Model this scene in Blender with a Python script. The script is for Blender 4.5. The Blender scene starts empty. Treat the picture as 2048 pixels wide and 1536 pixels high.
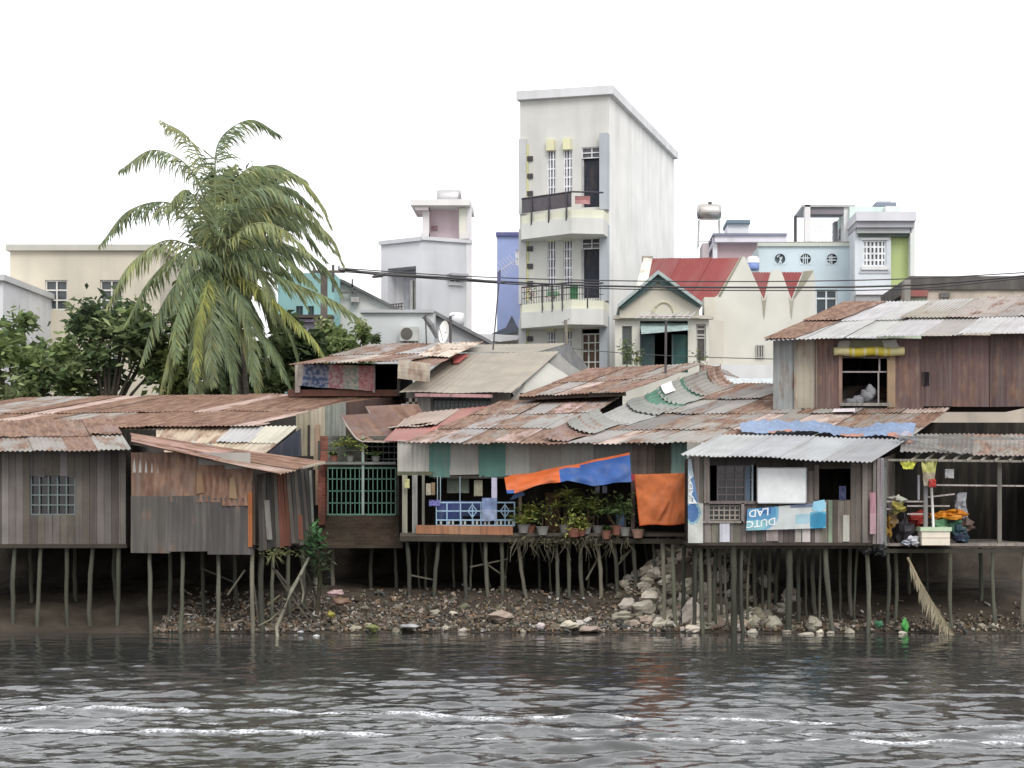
import bpy, math, random
import numpy as np
from mathutils import Vector, noise
R = random.Random(7)
F = 3400.0; CX = 1157.0; YH = 1000.0; H = 2.96
SC = bpy.context.scene
COL = SC.collection
PI = math.pi

def P(px, py, Y):
    return Vector(((px-CX)*Y/F, Y, H-(py-YH)*Y/F))
def s2l(v):
    v /= 255.0
    return v/12.92 if v <= .04045 else ((v+.055)/1.055)**2.4
def A(r, g, b, k=1.0, a=0.0):
    return (min(.85, s2l(r)*k), min(.85, s2l(g)*k), min(.85, s2l(b)*k), a)
def vary(c, amt=.1, rnd=R):
    k = 1+rnd.uniform(-amt, amt)
    return (c[0]*k, c[1]*k*(1+rnd.uniform(-.02, .02)), c[2]*k*(1+rnd.uniform(-.03, .03)), c[3] if len(c) > 3 else 0)
def lerp(a, b, t): return a+(b-a)*t

# ------------------------------------------------------------ materials
MATS = {}
def M(name, rough=.75, mott=.15, mscale=1.5, streak=.3, sscale=(5, 5, .5), bump=.15, bscale=18, metallic=0., spec=.3,
      rust=False, transl=0., grime=(.16, .14, .11), brick=False, gain=1.):
    m = bpy.data.materials.new(name); m.use_nodes = True
    nt = m.node_tree; N = nt.nodes; L = nt.links; N.clear()
    def nd(t, **kw):
        n = N.new(t)
        for k, v in kw.items(): setattr(n, k, v)
        return n
    out = nd('ShaderNodeOutputMaterial'); bs = nd('ShaderNodeBsdfPrincipled')
    bs.inputs['Roughness'].default_value = rough; bs.inputs['Metallic'].default_value = metallic
    bs.inputs['Specular IOR Level'].default_value = spec
    ac = nd('ShaderNodeAttribute', attribute_name='col'); av = nd('ShaderNodeAttribute', attribute_name='suv')
    def nz(scale, vec=None, detail=4., sc=None):
        t = nd('ShaderNodeTexNoise'); t.inputs['Scale'].default_value = scale; t.inputs['Detail'].default_value = detail
        if sc:
            mp = nd('ShaderNodeMapping'); mp.inputs['Scale'].default_value = sc
            L.new(av.outputs['Vector'], mp.inputs['Vector']); L.new(mp.outputs['Vector'], t.inputs['Vector'])
        else: L.new(av.outputs['Vector'], t.inputs['Vector'])
        return t.outputs['Fac']
    def mr(fac, a, b, c, d):
        n = nd('ShaderNodeMapRange'); n.inputs[1].default_value = a; n.inputs[2].default_value = b
        n.inputs[3].default_value = c; n.inputs[4].default_value = d; L.new(fac, n.inputs[0]); return n.outputs[0]
    def mix(fac, a, b, mode='MIX'):
        n = nd('ShaderNodeMix', data_type='RGBA', blend_type=mode)
        if isinstance(fac, float): n.inputs[0].default_value = fac
        else: L.new(fac, n.inputs[0])
        for i, s in ((6, a), (7, b)):
            if isinstance(s, tuple): n.inputs[i].default_value = s
            else: L.new(s, n.inputs[i])
        return n.outputs[2]
    col = ac.outputs['Color']
    if brick:
        sp = nd('ShaderNodeSeparateXYZ'); L.new(av.outputs['Vector'], sp.inputs[0])
        cb = nd('ShaderNodeCombineXYZ'); L.new(sp.outputs[0], cb.inputs[0]); L.new(sp.outputs[2], cb.inputs[1])
        bt = nd('ShaderNodeTexBrick'); L.new(cb.outputs[0], bt.inputs['Vector']); bt.inputs['Scale'].default_value = 1.
        bt.inputs['Brick Width'].default_value = .22; bt.inputs['Row Height'].default_value = .08; bt.inputs['Mortar Size'].default_value = .012
        bt.inputs['Color1'].default_value = (1, .95, .9, 1); bt.inputs['Color2'].default_value = (.6, .55, .5, 1); bt.inputs['Mortar'].default_value = (.75, .9, 1.1, 1)
        col = mix(1., col, bt.outputs['Color'], 'MULTIPLY')
    if gain != 1.: col = mix(1., col, (gain, gain, gain, 1), 'MULTIPLY')
    if mott:
        g = mr(nz(mscale, detail=6.), .3, .7, 1-mott, 1+mott)
        cbn = nd('ShaderNodeCombineColor'); [L.new(g, cbn.inputs[i]) for i in range(3)]
        col = mix(1., col, cbn.outputs[0], 'MULTIPLY')
    if streak:
        f = mr(nz(1., sc=sscale, detail=5.), .48, .75, 0., streak)
        col = mix(f, col, grime+(1,))
    if rust:
        a = ac.outputs['Alpha']
        n1 = nz(1., sc=(3.2, 1., 1.1), detail=8.); n2 = nz(2.2, detail=6.)
        s = nd('ShaderNodeMath', operation='ADD'); L.new(n1, s.inputs[0])
        s2 = nd('ShaderNodeMath', operation='MULTIPLY_ADD'); L.new(n2, s2.inputs[0]); s2.inputs[1].default_value = .5
        L.new(a, s2.inputs[2]); L.new(s2.outputs[0], s.inputs[1])
        f = mr(s.outputs[0], 1.12, 1.32, 0., .94)
        rc = mix(mr(nz(3.5, sc=(2.5, 1, .7), detail=6.), .38, .62, 0., 1.), (.125, .068, .048, 1), (.25, .155, .108, 1))
        rc = mix(mr(nz(1.3, sc=(5, 1, .6), detail=3.), .55, .75, 0., .32), rc, (.40, .32, .25, 1))
        col = mix(f, col, rc)
        L.new(mr(f, 0., 1., rough, .9), bs.inputs['Roughness'])
        if metallic: L.new(mr(f, 0., 1., metallic, 0.), bs.inputs['Metallic'])
    L.new(col, bs.inputs['Base Color'])
    if bump:
        b = nd('ShaderNodeBump'); b.inputs['Strength'].default_value = bump; b.inputs['Distance'].default_value = .03
        L.new(nz(bscale, detail=5.), b.inputs['Height']); L.new(b.outputs[0], bs.inputs['Normal'])
    if transl:
        tr = nd('ShaderNodeBsdfTranslucent'); L.new(col, tr.inputs[0])
        ms = nd('ShaderNodeMixShader'); ms.inputs[0].default_value = transl
        L.new(bs.outputs[0], ms.inputs[1]); L.new(tr.outputs[0], ms.inputs[2]); L.new(ms.outputs[0], out.inputs[0])
    else: L.new(bs.outputs[0], out.inputs[0])
    MATS[name] = m
    return m
tin = M('tin_sheet', rough=.55, mott=.16, mscale=1.2, streak=.5, sscale=(9, 1, .5), bump=.05, rust=True, spec=.35, grime=(.2, .18, .16))
plaster = M('plaster', gain=.88, rough=.85, mott=.08, mscale=.7, streak=.24, sscale=(1.6, 1.6, .2), bump=.1, grime=(.27, .27, .24))
stained = M('stained_plaster', rough=.9, mott=.14, mscale=.8, streak=.65, sscale=(1.5, 1.5, .35), bump=.12, grime=(.2, .19, .16))
wood = M('weathered_wood', rough=.9, mott=.22, mscale=1.2, streak=.6, sscale=(14, 14, .8), bump=.4, bscale=25, spec=.1, grime=(.06, .055, .05))
metal = M('painted_metal', rough=.5, mott=.15, mscale=4, streak=.35, sscale=(6, 6, 2), bump=.05, grime=(.12, .08, .05))
cloth = M('cloth', rough=.95, mott=.14, mscale=3, streak=.15, sscale=(6, 6, 2), bump=.15, bscale=9, transl=.2, grime=(.3, .3, .3))
tarp = M('plastic_tarp', rough=.5, mott=.14, mscale=3, streak=.22, sscale=(4, 4, 2), bump=.3, bscale=5, transl=.15, grime=(.3, .27, .25))
stone = M('stone', spec=.12, rough=.95, mott=.35, mscale=3, streak=.3, sscale=(3, 3, 3), bump=.6, bscale=9, grime=(.08, .075, .06))
concrete = M('concrete', rough=.92, mott=.22, mscale=1.5, streak=.5, sscale=(2.5, 2.5, .4), bump=.25, grime=(.1, .095, .085))
brickm = M('old_brick', rough=.95, mott=.4, mscale=1.7, streak=.6, sscale=(1.5, 1.5, .9), bump=.3, brick=True, grime=(.035, .04, .025))
leafm = M('leaf', rough=.65, mott=.3, mscale=1.6, streak=.0, bump=.0, transl=.3, spec=.2)
barkm = M('bark', rough=.95, mott=.3, mscale=3, streak=.5, sscale=(4, 4, 9), bump=.6, bscale=14, grime=(.05, .045, .035))
plastic = M('plastic', rough=.4, mott=.08, mscale=3, streak=.15, sscale=(5, 5, 3), bump=.03, grime=(.2, .19, .17))
glass = M('dark_glass', rough=.12, mott=.1, mscale=2, streak=0., bump=.0, spec=.5)
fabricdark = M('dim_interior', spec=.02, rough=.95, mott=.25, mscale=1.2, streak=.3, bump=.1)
steel = M('stainless_steel', rough=.3, mott=.08, streak=.15, metallic=.85, bump=.02)

# ------------------------------------------------------------ object helpers
def origin(o):
    v = Vector((0, 0, 0))
    while o: v += o.location; o = o.parent
    return v
def tag(o, label, cat, group=None, kind=None):
    if label: o['label'] = label
    if cat: o['category'] = cat
    if group: o['group'] = group
    if kind: o['kind'] = kind
    return o
def thing(name, label, cat, loc=(0, 0, 0), group=None):
    o = bpy.data.objects.new(name, None); COL.objects.link(o); o.location = loc; o.empty_display_size = .3
    return tag(o, label, cat, group)
SPLIT = {'post', 'pillar', 'column', 'vent', 'stain', 'corner_post', 'loose_board', 'patch_board', 'patch', 'brace', 'window_hood', 'insulator', 'bracket', 'coconut', 'deck_post', 'veranda_post', 'print', 'gable_sheet', 'roof_edge', 'pipe'}
class MB:
    def __init__(s): s.v = []; s.f = []; s.c = []; s.u = {}
    def quad(s, a, b, c, d, col): s.poly((a, b, c, d), col)
    def poly(s, pts, col, uv=None):
        i = len(s.v); s.v += [Vector(p) for p in pts]
        if uv:
            for k, w in enumerate(uv): s.u[i+k] = w
        s.f.append(tuple(range(i, i+len(pts)))); s.c.append(col)
    def hexa(s, p, col):
        i = len(s.v); s.v += [Vector(q) for q in p]
        for q in ((0, 1, 2, 3), (7, 6, 5, 4), (0, 4, 5, 1), (1, 5, 6, 2), (2, 6, 7, 3), (3, 7, 4, 0)):
            s.f.append(tuple(i+k for k in q)); s.c.append(col)
    def box(s, x0, x1, y0, y1, z0, z1, col):
        s.hexa([(x0, y0, z0), (x1, y0, z0), (x1, y0, z1), (x0, y0, z1), (x0, y1, z0), (x1, y1, z0), (x1, y1, z1), (x0, y1, z1)], col)
    def pbox(s, pl, l, t, r, b, d0, d1, col):
        s.hexa([pl(l, b, d0), pl(r, b, d0), pl(r, t, d0), pl(l, t, d0), pl(l, b, d1), pl(r, b, d1), pl(r, t, d1), pl(l, t, d1)], col)
    def extr(s, pts, vec, col):
        n = len(pts); vec = Vector(vec); i = len(s.v)
        s.v += [Vector(p) for p in pts]+[Vector(p)+vec for p in pts]
        s.f.append(tuple(range(i, i+n))); s.f.append(tuple(range(i+2*n-1, i+n-1, -1))); s.c += [col, col]
        for k in range(n):
            j = (k+1) % n; s.f.append((i+k, i+n+k, i+n+j, i+j)); s.c.append(col)
    def beam(s, a, b, w, h, col):
        a = Vector(a); b = Vector(b); d = (b-a).normalized()
        up = Vector((0, 0, 1)) if abs(d.z) < .9 else Vector((0, 1, 0))
        x = d.cross(up).normalized()*w/2; y = x.normalized().cross(d).normalized()*h/2
        s.hexa([a-x-y, a+x-y, a+x+y, a-x+y, b-x-y, b+x-y, b+x+y, b-x+y], col)
    def tube(s, pts, r, col, n=6, cap=True):
        pts = [Vector(p) for p in pts]; m = len(pts)
        rs = r if isinstance(r, (list, tuple)) else [r]*m
        i0 = len(s.v)
        for k, p in enumerate(pts):
            d = (pts[min(k+1, m-1)]-pts[max(k-1, 0)]).normalized()
            up = Vector((0, 0, 1)) if abs(d.z) < .9 else Vector((0, 1, 0))
            x = d.cross(up).normalized(); y = x.cross(d)
            for q in range(n):
                t = 2*PI*q/n; s.v.append(p+(x*math.cos(t)+y*math.sin(t))*rs[k])
        for k in range(m-1):
            for q in range(n):
                a = i0+k*n+q; b = i0+k*n+(q+1) % n
                s.f.append((a, b, b+n, a+n)); s.c.append(col)
        if cap:
            s.f.append(tuple(i0+q for q in range(n))); s.c.append(col)
            s.f.append(tuple(i0+(m-1)*n+n-1-q for q in range(n))); s.c.append(col)
    def lathe(s, c, prof, col, n=14, axis='z'):
        c = Vector(c); i0 = len(s.v); m = len(prof)
        for (r, z) in prof:
            for q in range(n):
                t = 2*PI*q/n
                s.v.append(c+(Vector((r*math.cos(t), r*math.sin(t), z)) if axis == 'z' else Vector((z, r*math.cos(t), r*math.sin(t)))))
        for k in range(m-1):
            for q in range(n):
                a = i0+k*n+q; b = i0+k*n+(q+1) % n
                s.f.append((a, b, b+n, a+n)); s.c.append(col)
        s.f.append(tuple(i0+q for q in range(n))); s.c.append(col)
        s.f.append(tuple(i0+(m-1)*n+q for q in range(n))); s.c.append(col)
    def grid(s, fn, nu, nv, col, uvfn=None):
        i0 = len(s.v)
        for j in range(nv+1):
            for i in range(nu+1):
                p = Vector(fn(i/nu, j/nv))
                if uvfn: s.u[len(s.v)] = uvfn(i/nu, j/nv)
                s.v.append(p)
        for j in range(nv):
            for i in range(nu):
                a = i0+j*(nu+1)+i
                s.f.append((a, a+1, a+nu+2, a+nu+1)); s.c.append(col((i+.5)/nu, (j+.5)/nv) if callable(col) else col)
    def prism(s, fp, z0, z1, col, top=None):
        n = len(fp)
        for k in range(n):
            a = fp[k]; b = fp[(k+1) % n]
            s.quad((a[0], a[1], z0), (b[0], b[1], z0), (b[0], b[1], z1), (a[0], a[1], z1), col)
        s.poly([(p[0], p[1], z1) for p in fp], top or col); s.poly([(p[0], p[1], z0) for p in fp][::-1], col)
    def blob(s, c, rx, ry, rz, col, seed=0, nu=9, nv=6, amp=.3, flat=False):
        c = Vector(c); off = Vector((seed*3.17, seed*1.31, seed*.7))
        yaw = seed*1.7
        def fn(u, v):
            t = 2*PI*u; ph = PI*(v-.5)
            d = Vector((math.cos(ph)*math.cos(t), math.cos(ph)*math.sin(t), math.sin(ph)))
            k = 1+amp*noise.noise(d*1.6+off)*1.6
            x, y, z = d.x*rx*k, d.y*ry*k, d.z*rz*k
            return c+Vector((x*math.cos(yaw)-y*math.sin(yaw), x*math.sin(yaw)+y*math.cos(yaw), z))
        s.grid(fn, nu, nv, col)
    def build(s, name, mat, parent=None, smooth=False, loc=None):
        if name in SPLIT and parent:          # pieces of one kind: each a part of its own
            par = list(range(len(s.v)))
            def find(i):
                while par[i] != i: par[i] = par[par[i]]; i = par[i]
                return i
            for f in s.f:
                for q in f[1:]: par[find(q)] = find(f[0])
            isl = {}
            for f, c in zip(s.f, s.c): isl.setdefault(find(f[0]), []).append((f, c))
            if len(isl) > 1:
                out = []
                for fs in isl.values():
                    n = MB(); mp = {}
                    for f, c in fs:
                        for q in f:
                            if q not in mp:
                                mp[q] = len(n.v); n.v.append(s.v[q])
                                if q in s.u: n.u[mp[q]] = s.u[q]
                        n.f.append(tuple(mp[q] for q in f)); n.c.append(c)
                    out.append(n._build(name, mat, parent, smooth, loc))
                return out[0]
        return s._build(name, mat, parent, smooth, loc)
    def _build(s, name, mat, parent=None, smooth=False, loc=None):
        me = bpy.data.meshes.new(name)
        o0 = origin(parent) if parent else Vector(loc or (0, 0, 0))
        nv = len(s.v)
        arr = np.array([tuple(v) for v in s.v], dtype=np.float64).reshape(nv, 3)
        me.from_pydata((arr-np.array(o0)).tolist(), [], s.f)
        suv = arr.copy()
        for k, w in s.u.items(): suv[k] = w
        at = me.attributes.new('suv', 'FLOAT_VECTOR', 'POINT'); at.data.foreach_set('vector', suv.astype(np.float32).ravel())
        ca = me.attributes.new('col', 'FLOAT_COLOR', 'CORNER')
        cc = np.array([(c[0], c[1], c[2], c[3] if len(c) > 3 else 0.) for c in s.c], dtype=np.float32)
        ln = np.array([len(f) for f in s.f]); ca.data.foreach_set('color', np.repeat(cc, ln, axis=0).ravel())
        me.materials.append(mat)
        if smooth: me.polygons.foreach_set('use_smooth', [True]*len(me.polygons))
        me.update()
        o = bpy.data.objects.new(name, me); COL.objects.link(o)
        if parent: o.parent = parent
        else: o.location = o0
        return o
def fl(Y):
    def pt(px, py, d=0.):
        p = P(px, py, Y); return Vector((p.x, p.y+d, p.z))
    pt.Y = Y
    return pt
def pln(pxl, Yl, pxr, Yr, Yref=None):
    xl = (pxl-CX)*Yl/F; xr = (pxr-CX)*Yr/F; Yq = Yref or (Yl+Yr)/2
    n = Vector((-(Yr-Yl), xr-xl, 0)).normalized()
    def pt(px, py, d=0.):
        k = (px-CX)/F; s = (k*Yl-xl)/((xr-xl)-k*(Yr-Yl))
        return Vector((xl+s*(xr-xl), Yl+s*(Yr-Yl), H-(py-YH)*Yq/F))+n*d
    pt.Y = Yq
    return pt
def wallh(mb, pl, l, t, r, b, holes, col, d=.15, colfn=None):
    xs = sorted({l, r, *[q for h in holes for q in (h[0], h[2])]}); ys = sorted({t, b, *[q for h in holes for q in (h[1], h[3])]})
    xs = [x for x in xs if l <= x <= r]; ys = [y for y in ys if t <= y <= b]
    for i in range(len(xs)-1):
        for j in range(len(ys)-1):
            cx = (xs[i]+xs[i+1])/2; cy = (ys[j]+ys[j+1])/2
            if any(h[0] < cx < h[2] and h[1] < cy < h[3] for h in holes): continue
            mb.quad(pl(xs[i], ys[j+1]), pl(xs[i+1], ys[j+1]), pl(xs[i+1], ys[j]), pl(xs[i], ys[j]), colfn(cx, cy) if colfn else col)
    for (a, t2, c, b2) in [h[:4] for h in holes]:
        mb.quad(pl(a, b2), pl(a, t2), pl(a, t2, d), pl(a, b2, d), col); mb.quad(pl(c, t2), pl(c, b2), pl(c, b2, d), pl(c, t2, d), col)
        mb.quad(pl(a, t2), pl(c, t2), pl(c, t2, d), pl(a, t2, d), col); mb.quad(pl(c, b2), pl(a, b2), pl(a, b2, d), pl(c, b2, d), col)
def win(parent, pl, l, t, r, b, nx, ny, fcol, pcol=(.03, .033, .036), bw=4, bh=None, d=.12, name='window', pane=True, split=None):
    m = MB(); bh = bh or bw
    for i in range(nx+1):
        x = lerp(l, r, i/nx); x = min(max(x, l+bw/2), r-bw/2)
        m.pbox(pl, x-bw/2, t, x+bw/2, b, d-.07, d-.02, fcol)
    rows = split or [j/ny for j in range(ny+1)]
    for q in rows:
        y = lerp(t, b, q); y = min(max(y, t+bh/2), b-bh/2)
        m.pbox(pl, l, y-bh/2, r, y+bh/2, d-.065, d-.025, fcol)
    o = m.build(name, metal, parent)
    if pane:
        g = MB(); g.quad(pl(l, b, d), pl(r, b, d), pl(r, t, d), pl(l, t, d), pcol); g.build('pane', glass, o)
    return o

# corrugated sheeting laid over a quad: A eave left, B eave right, C ridge right, D ridge left
def sheets(mb, a, b, c, d, pal, sw=.85, rows=2, period=.11, amp=.016, jag=.08, lift=.02, seed=1, sag=.03, sides=0, edge=.1):
    rr = random.Random(seed); a, b, c, d = map(Vector, (a, b, c, d))
    W = ((b-a).length+(c-d).length)/2; Hh = ((d-a).length+(c-b).length)/2
    nrm = (b-a).cross(d-a).normalized()
    if nrm.z < -.02 or (abs(nrm.z) <= .02 and nrm.y > 0): nrm = -nrm
    n = max(1, round(W/sw))
    def pos(u, v): return (a*(1-u)+b*u)*(1-v)+(d*(1-u)+c*u)*v
    for j in range(rows):
        for i in range(n):
            u0 = i/n-.02/n*(i > 0); u1 = (i+1)/n+.05/n*(i < n-1)
            v0 = j/rows-(.05+rr.uniform(0, jag)/Hh*(1 if j else .6))*(1 if j else .25); v1 = (j+1)/rows+(.0 if j == rows-1 else .03)
            if j == 0: v0 = -rr.uniform(0, jag)/Hh
            l0 = j*lift+(i % 2)*.012+rr.uniform(0, .01); tilt = rr.uniform(-.012, .012); skew = rr.uniform(-.02, .02)/Hh
            colr = pal[0] if len(pal) == 1 else rr.choice(pal); colr = vary(colr, .08, rr); rs = rr.uniform(0, 60)
            al = colr[3]
            colr = (colr[0], colr[1], colr[2], al)
            nu = max(2, int((u1-u0)*W/period*4)); nv = 4
            curl = rr.uniform(-.02, .03) if rr.random() < .4 else 0
            def fn(u, v):
                uu = u0+(u1-u0)*u; vv = v0+(v1-v0)*v+skew*u
                um = uu*W
                h = amp*math.cos(2*PI*um/period)+l0+tilt*(u-.5)*2-sag*math.sin(PI*min(1, max(0, vv)))*.5
                if curl: h += curl*(1-v)**3*(1+.6*math.sin(9*u))
                h += .012*noise.noise(Vector((um*.8, vv*Hh*.8, seed)))
                return pos(uu, vv)+nrm*h
            mb.grid(fn, nu, nv, colr, lambda u, v: ((u0+(u1-u0)*u)*W, rs, (v0+(v1-v0)*v)*Hh))
def planks(mb, a, b, c, d, pal, w=.16, gap=.006, th=.025, seed=1, jagb=.05, jagt=0., out=.012, lean=0.):
    rr = random.Random(seed); a, b, c, d = map(Vector, (a, b, c, d))
    W = (b-a).length; n = max(1, round(W/w)); nrm = (b-a).cross(d-a).normalized()
    if nrm.y > 0: nrm = -nrm
    for i in range(n):
        u0 = i/n+gap/W/2; u1 = (i+1)/n-gap/W/2
        vb = -rr.uniform(0, jagb)/max(.1, (d-a).length); vt = 1+rr.uniform(-jagt, jagt)
        o = nrm*rr.uniform(0, out); ln = rr.uniform(-lean, lean)/W
        q = [(a*(1-u)+b*u)*(1-v)+(d*(1-uu)+c*uu)*v for (u, v, uu) in ((u0, vb, u0), (u1, vb, u1), (u1, vt, u1+ln), (u0, vt, u0+ln))]
        q = [p+o for p in q]; col = vary(rr.choice(pal), .14, rr)
        mb.hexa(q+[p-nrm*th for p in q], col)
def drape(mb, pts, nu, nv, col, wr=.03, seed=0, freq=5., colfn=None):
    a, b, c, d = map(Vector, pts)  # bl, br, tr, tl
    nrm = (b-a).cross(d-a).normalized()
    def fn(u, v):
        p = (a*(1-u)+b*u)*(1-v)+(d*(1-u)+c*u)*v
        k = noise.noise(Vector((u*freq, v*freq*.5, seed)))+.5*noise.noise(Vector((u*freq*2.3+4, v*freq*1.7, seed+5)))
        return p+nrm*wr*k+Vector((0, 0, wr*.5*k*(1-v)))
    mb.grid(fn, nu, nv, colfn or col)
# ============================================================ SETTING
def sstep(a, b, x):
    t = min(1, max(0, (x-a)/(b-a))); return t*t*(3-2*t)
def ground_z(x, y):
    if y > 60 or abs(x) > 40: return 2.0 if y > 50 else (2.0*sstep(38.2, 50, y) if y > 38.2 else max(-1.5, (y-38.2)*.25))
    n = noise.noise(Vector((x*.45, y*.5, 0)))
    yw = 37.95+.35*n+.25*noise.noise(Vector((x*1.3, 3, 0)))
    t = y-yw
    if t < 0: z = max(-1.5, t*.3)
    else: z = .28*min(t, 2.6)+max(0, min(t-2.6, 7))*.03+1.2*sstep(7.6, 9.8, t)
    z += (.10*noise.noise(Vector((x*.9, y*.9, 2)))+.05*noise.noise(Vector((x*2.7, y*2.7, 7))))*sstep(-.3, .8, t)
    z += 1.25*math.exp(-((x-2.9)/1.35)**2)*sstep(38.9, 40.6, y)*(1-sstep(41.5, 44, y))
    return min(z, 2.05)
xs = [-900, -400, -150, -60, -40]+[-24+.25*i for i in range(int(42/.25)+1)]+[30, 60, 150, 400, 900]
ys = [-60, 0, 25, 34, 36]+[37+.14*i for i in range(60)]+[46, 47, 48, 49, 50, 52, 55, 70, 120, 250, 600, 1500]
mb = MB()
for y in ys:
    for x in xs: mb.v.append(Vector((x, y, ground_z(x, y))))
nx = len(xs)
for j in range(len(ys)-1):
    for i in range(nx-1):
        a = j*nx+i; mb.f.append((a, a+1, a+nx+1, a+nx)); mb.c.append((.062, .051, .040, 0))
mud = M('mud', spec=.06, rough=.8, mott=.35, mscale=1.6, streak=.5, sscale=(2, 2, 2), bump=.8, bscale=7, grime=(.05, .045, .04))
tag(mb.build('ground', mud, smooth=True), 'muddy river bank rising from dark water under the stilt houses', 'ground', kind='structure')

# ---- water: real ripples, two small foaming wake crests
fx = np.arange(-19, 14, .06); wx = np.concatenate([[-400, -150, -60, -30], fx, [20, 40, 90, 200, 400]])
fy = np.concatenate([np.arange(14.5, 19.5, .05), np.arange(19.5, 25, .035), np.arange(25, 42, .06)])
wy = np.concatenate([[-60, -20, 0, 8, 12], fy, [46, 60]])
X, Y = np.meshgrid(wx, wy)
rs = np.random.RandomState(5)
Z = np.zeros_like(X); wsum = 0
for k in range(64):
    lam = .22*(1.7/.22)**rs.rand(); th = rs.normal(PI/2, .42); ph = rs.rand()*2*PI
    kk = 2*PI/lam; amp = .0025*lam**.85
    q = 1+.5*np.sin(X*rs.uniform(.1, .4)+Y*rs.uniform(.1, .5)+rs.rand()*6)
    Z += amp*q*np.sin(kk*(X*np.cos(th)+Y*np.sin(th))+ph)
calm = 1/(1+np.exp(-(33.0-Y)/1.7))            # quieter water in the lee of the bank
def n2(x, y):
    r = np.random.RandomState(3).rand(400, 400); out = 0
    for sc, wgt in ((.22, .6), (.6, .4)):
        a = (x*sc+500) % 399; b = (y*sc*1.6+500) % 399; i = a.astype(int); j = b.astype(int); f = a-i; g = b-j; f = f*f*(3-2*f); g = g*g*(3-2*g)
        i2 = (i+1) % 400; j2 = (j+1) % 400
        out = out+wgt*((r[i, j]*(1-f)+r[i2, j]*f)*(1-g)+(r[i, j2]*(1-f)+r[i2, j2]*f)*g)
    return out
patch = .55+.9*n2(X, Y)
ripple = (.13+.87*calm)*patch*(1+.65/(1+np.exp((Y-23.5)/1.4)))
Z *= ripple
foam = np.zeros_like(X)
fr = np.random.RandomState(11)
def n1(x, sc, seed):
    r = np.random.RandomState(seed); t = (x+500)*sc; i = np.floor(t).astype(int); f = t-i; f = f*f*(3-2*f)
    v = r.rand(200000); return v[i % 200000]*(1-f)+v[(i+1) % 200000]*f
for (ya, yb, hgt, s) in ((23.75, 22.3, .03, 1), (21.75, 20.5, .03, 2), (22.5, 21.3, .012, 5)):
    yc = ya+(yb-ya)*(X+5.3)/10.4+.16*(n1(X, .7, s)-.5)+.12*(n1(X, 3., s+20)-.5)
    d = Y-yc
    mod = .35+.65*n1(X, .55, s+40)
    rid = np.exp(-(d/.10)**2)*mod*hgt*(.55+.9*n1(X, 5., s+60))
    Z += rid+.010*np.exp(-((d+.1)/.25)**2)*np.sin(X*9+d*20)*mod
    fo = np.exp(-((d+.02)/.075)**2)*np.clip(n1(X, 9., s+80)*1.2+n1(X, .8, s+90)*.6-.36, 0, 1)
    foam = np.maximum(foam, np.clip(fo*1.8*(.45 if s == 5 else 1), 0, 1))
nvx, nvy = len(wx), len(wy)
V = np.stack([X, Y, Z], -1).reshape(-1, 3)
idx = np.arange(nvx*nvy).reshape(nvy, nvx)
Fq = np.stack([idx[:-1, :-1], idx[:-1, 1:], idx[1:, 1:], idx[1:, :-1]], -1).reshape(-1, 4)
me = bpy.data.meshes.new('water'); me.from_pydata(V.tolist(), [], Fq.tolist())
fa = me.attributes.new('foam', 'FLOAT', 'POINT'); fa.data.foreach_set('value', foam.astype(np.float32).ravel())
fa = me.attributes.new('ripple', 'FLOAT', 'POINT'); fa.data.foreach_set('value', np.clip(ripple, 0, 1.3).astype(np.float32).ravel())
me.polygons.foreach_set('use_smooth', [True]*len(me.polygons))
wm = bpy.data.materials.new('river_water'); wm.use_nodes = True; nt = wm.node_tree; bs = nt.nodes['Principled BSDF']
bs.inputs['Roughness'].default_value = .06; bs.inputs['IOR'].default_value = 1.62
at = nt.nodes.new('ShaderNodeAttribute'); at.attribute_name = 'foam'
tc = nt.nodes.new('ShaderNodeTexCoord'); nz = nt.nodes.new('ShaderNodeTexNoise'); nz.inputs['Scale'].default_value = 22; nz.inputs['Detail'].default_value = 5
nt.links.new(tc.outputs['Object'], nz.inputs['Vector'])
mm = nt.nodes.new('ShaderNodeMath'); mm.operation = 'MULTIPLY_ADD'; mm.inputs[1].default_value = 1.6; mm.inputs[2].default_value = -.55
nt.links.new(nz.outputs['Fac'], mm.inputs[0])
m2 = nt.nodes.new('ShaderNodeMath'); m2.operation = 'MULTIPLY'; m2.use_clamp = True
nt.links.new(mm.outputs[0], m2.inputs[0]); nt.links.new(at.outputs['Fac'], m2.inputs[1])
m3 = nt.nodes.new('ShaderNodeMath'); m3.operation = 'MULTIPLY'; m3.use_clamp = True; m3.inputs[1].default_value = 2.2; nt.links.new(m2.outputs[0], m3.inputs[0])
mx = nt.nodes.new('ShaderNodeMix'); mx.data_type = 'RGBA'; nt.links.new(m3.outputs[0], mx.inputs[0])
mx.inputs[6].default_value = (.036, .037, .035, 1); mx.inputs[7].default_value = (.75, .77, .8, 1); nt.links.new(mx.outputs[2], bs.inputs['Base Color'])
mr_ = nt.nodes.new('ShaderNodeMapRange'); mr_.inputs[3].default_value = .06; mr_.inputs[4].default_value = .8; nt.links.new(m3.outputs[0], mr_.inputs[0]); nt.links.new(mr_.outputs[0], bs.inputs['Roughness'])
bn = nt.nodes.new('ShaderNodeTexNoise'); bn.inputs['Scale'].default_value = 5.5; bn.inputs['Detail'].default_value = 4; nt.links.new(tc.outputs['Object'], bn.inputs['Vector'])
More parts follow.
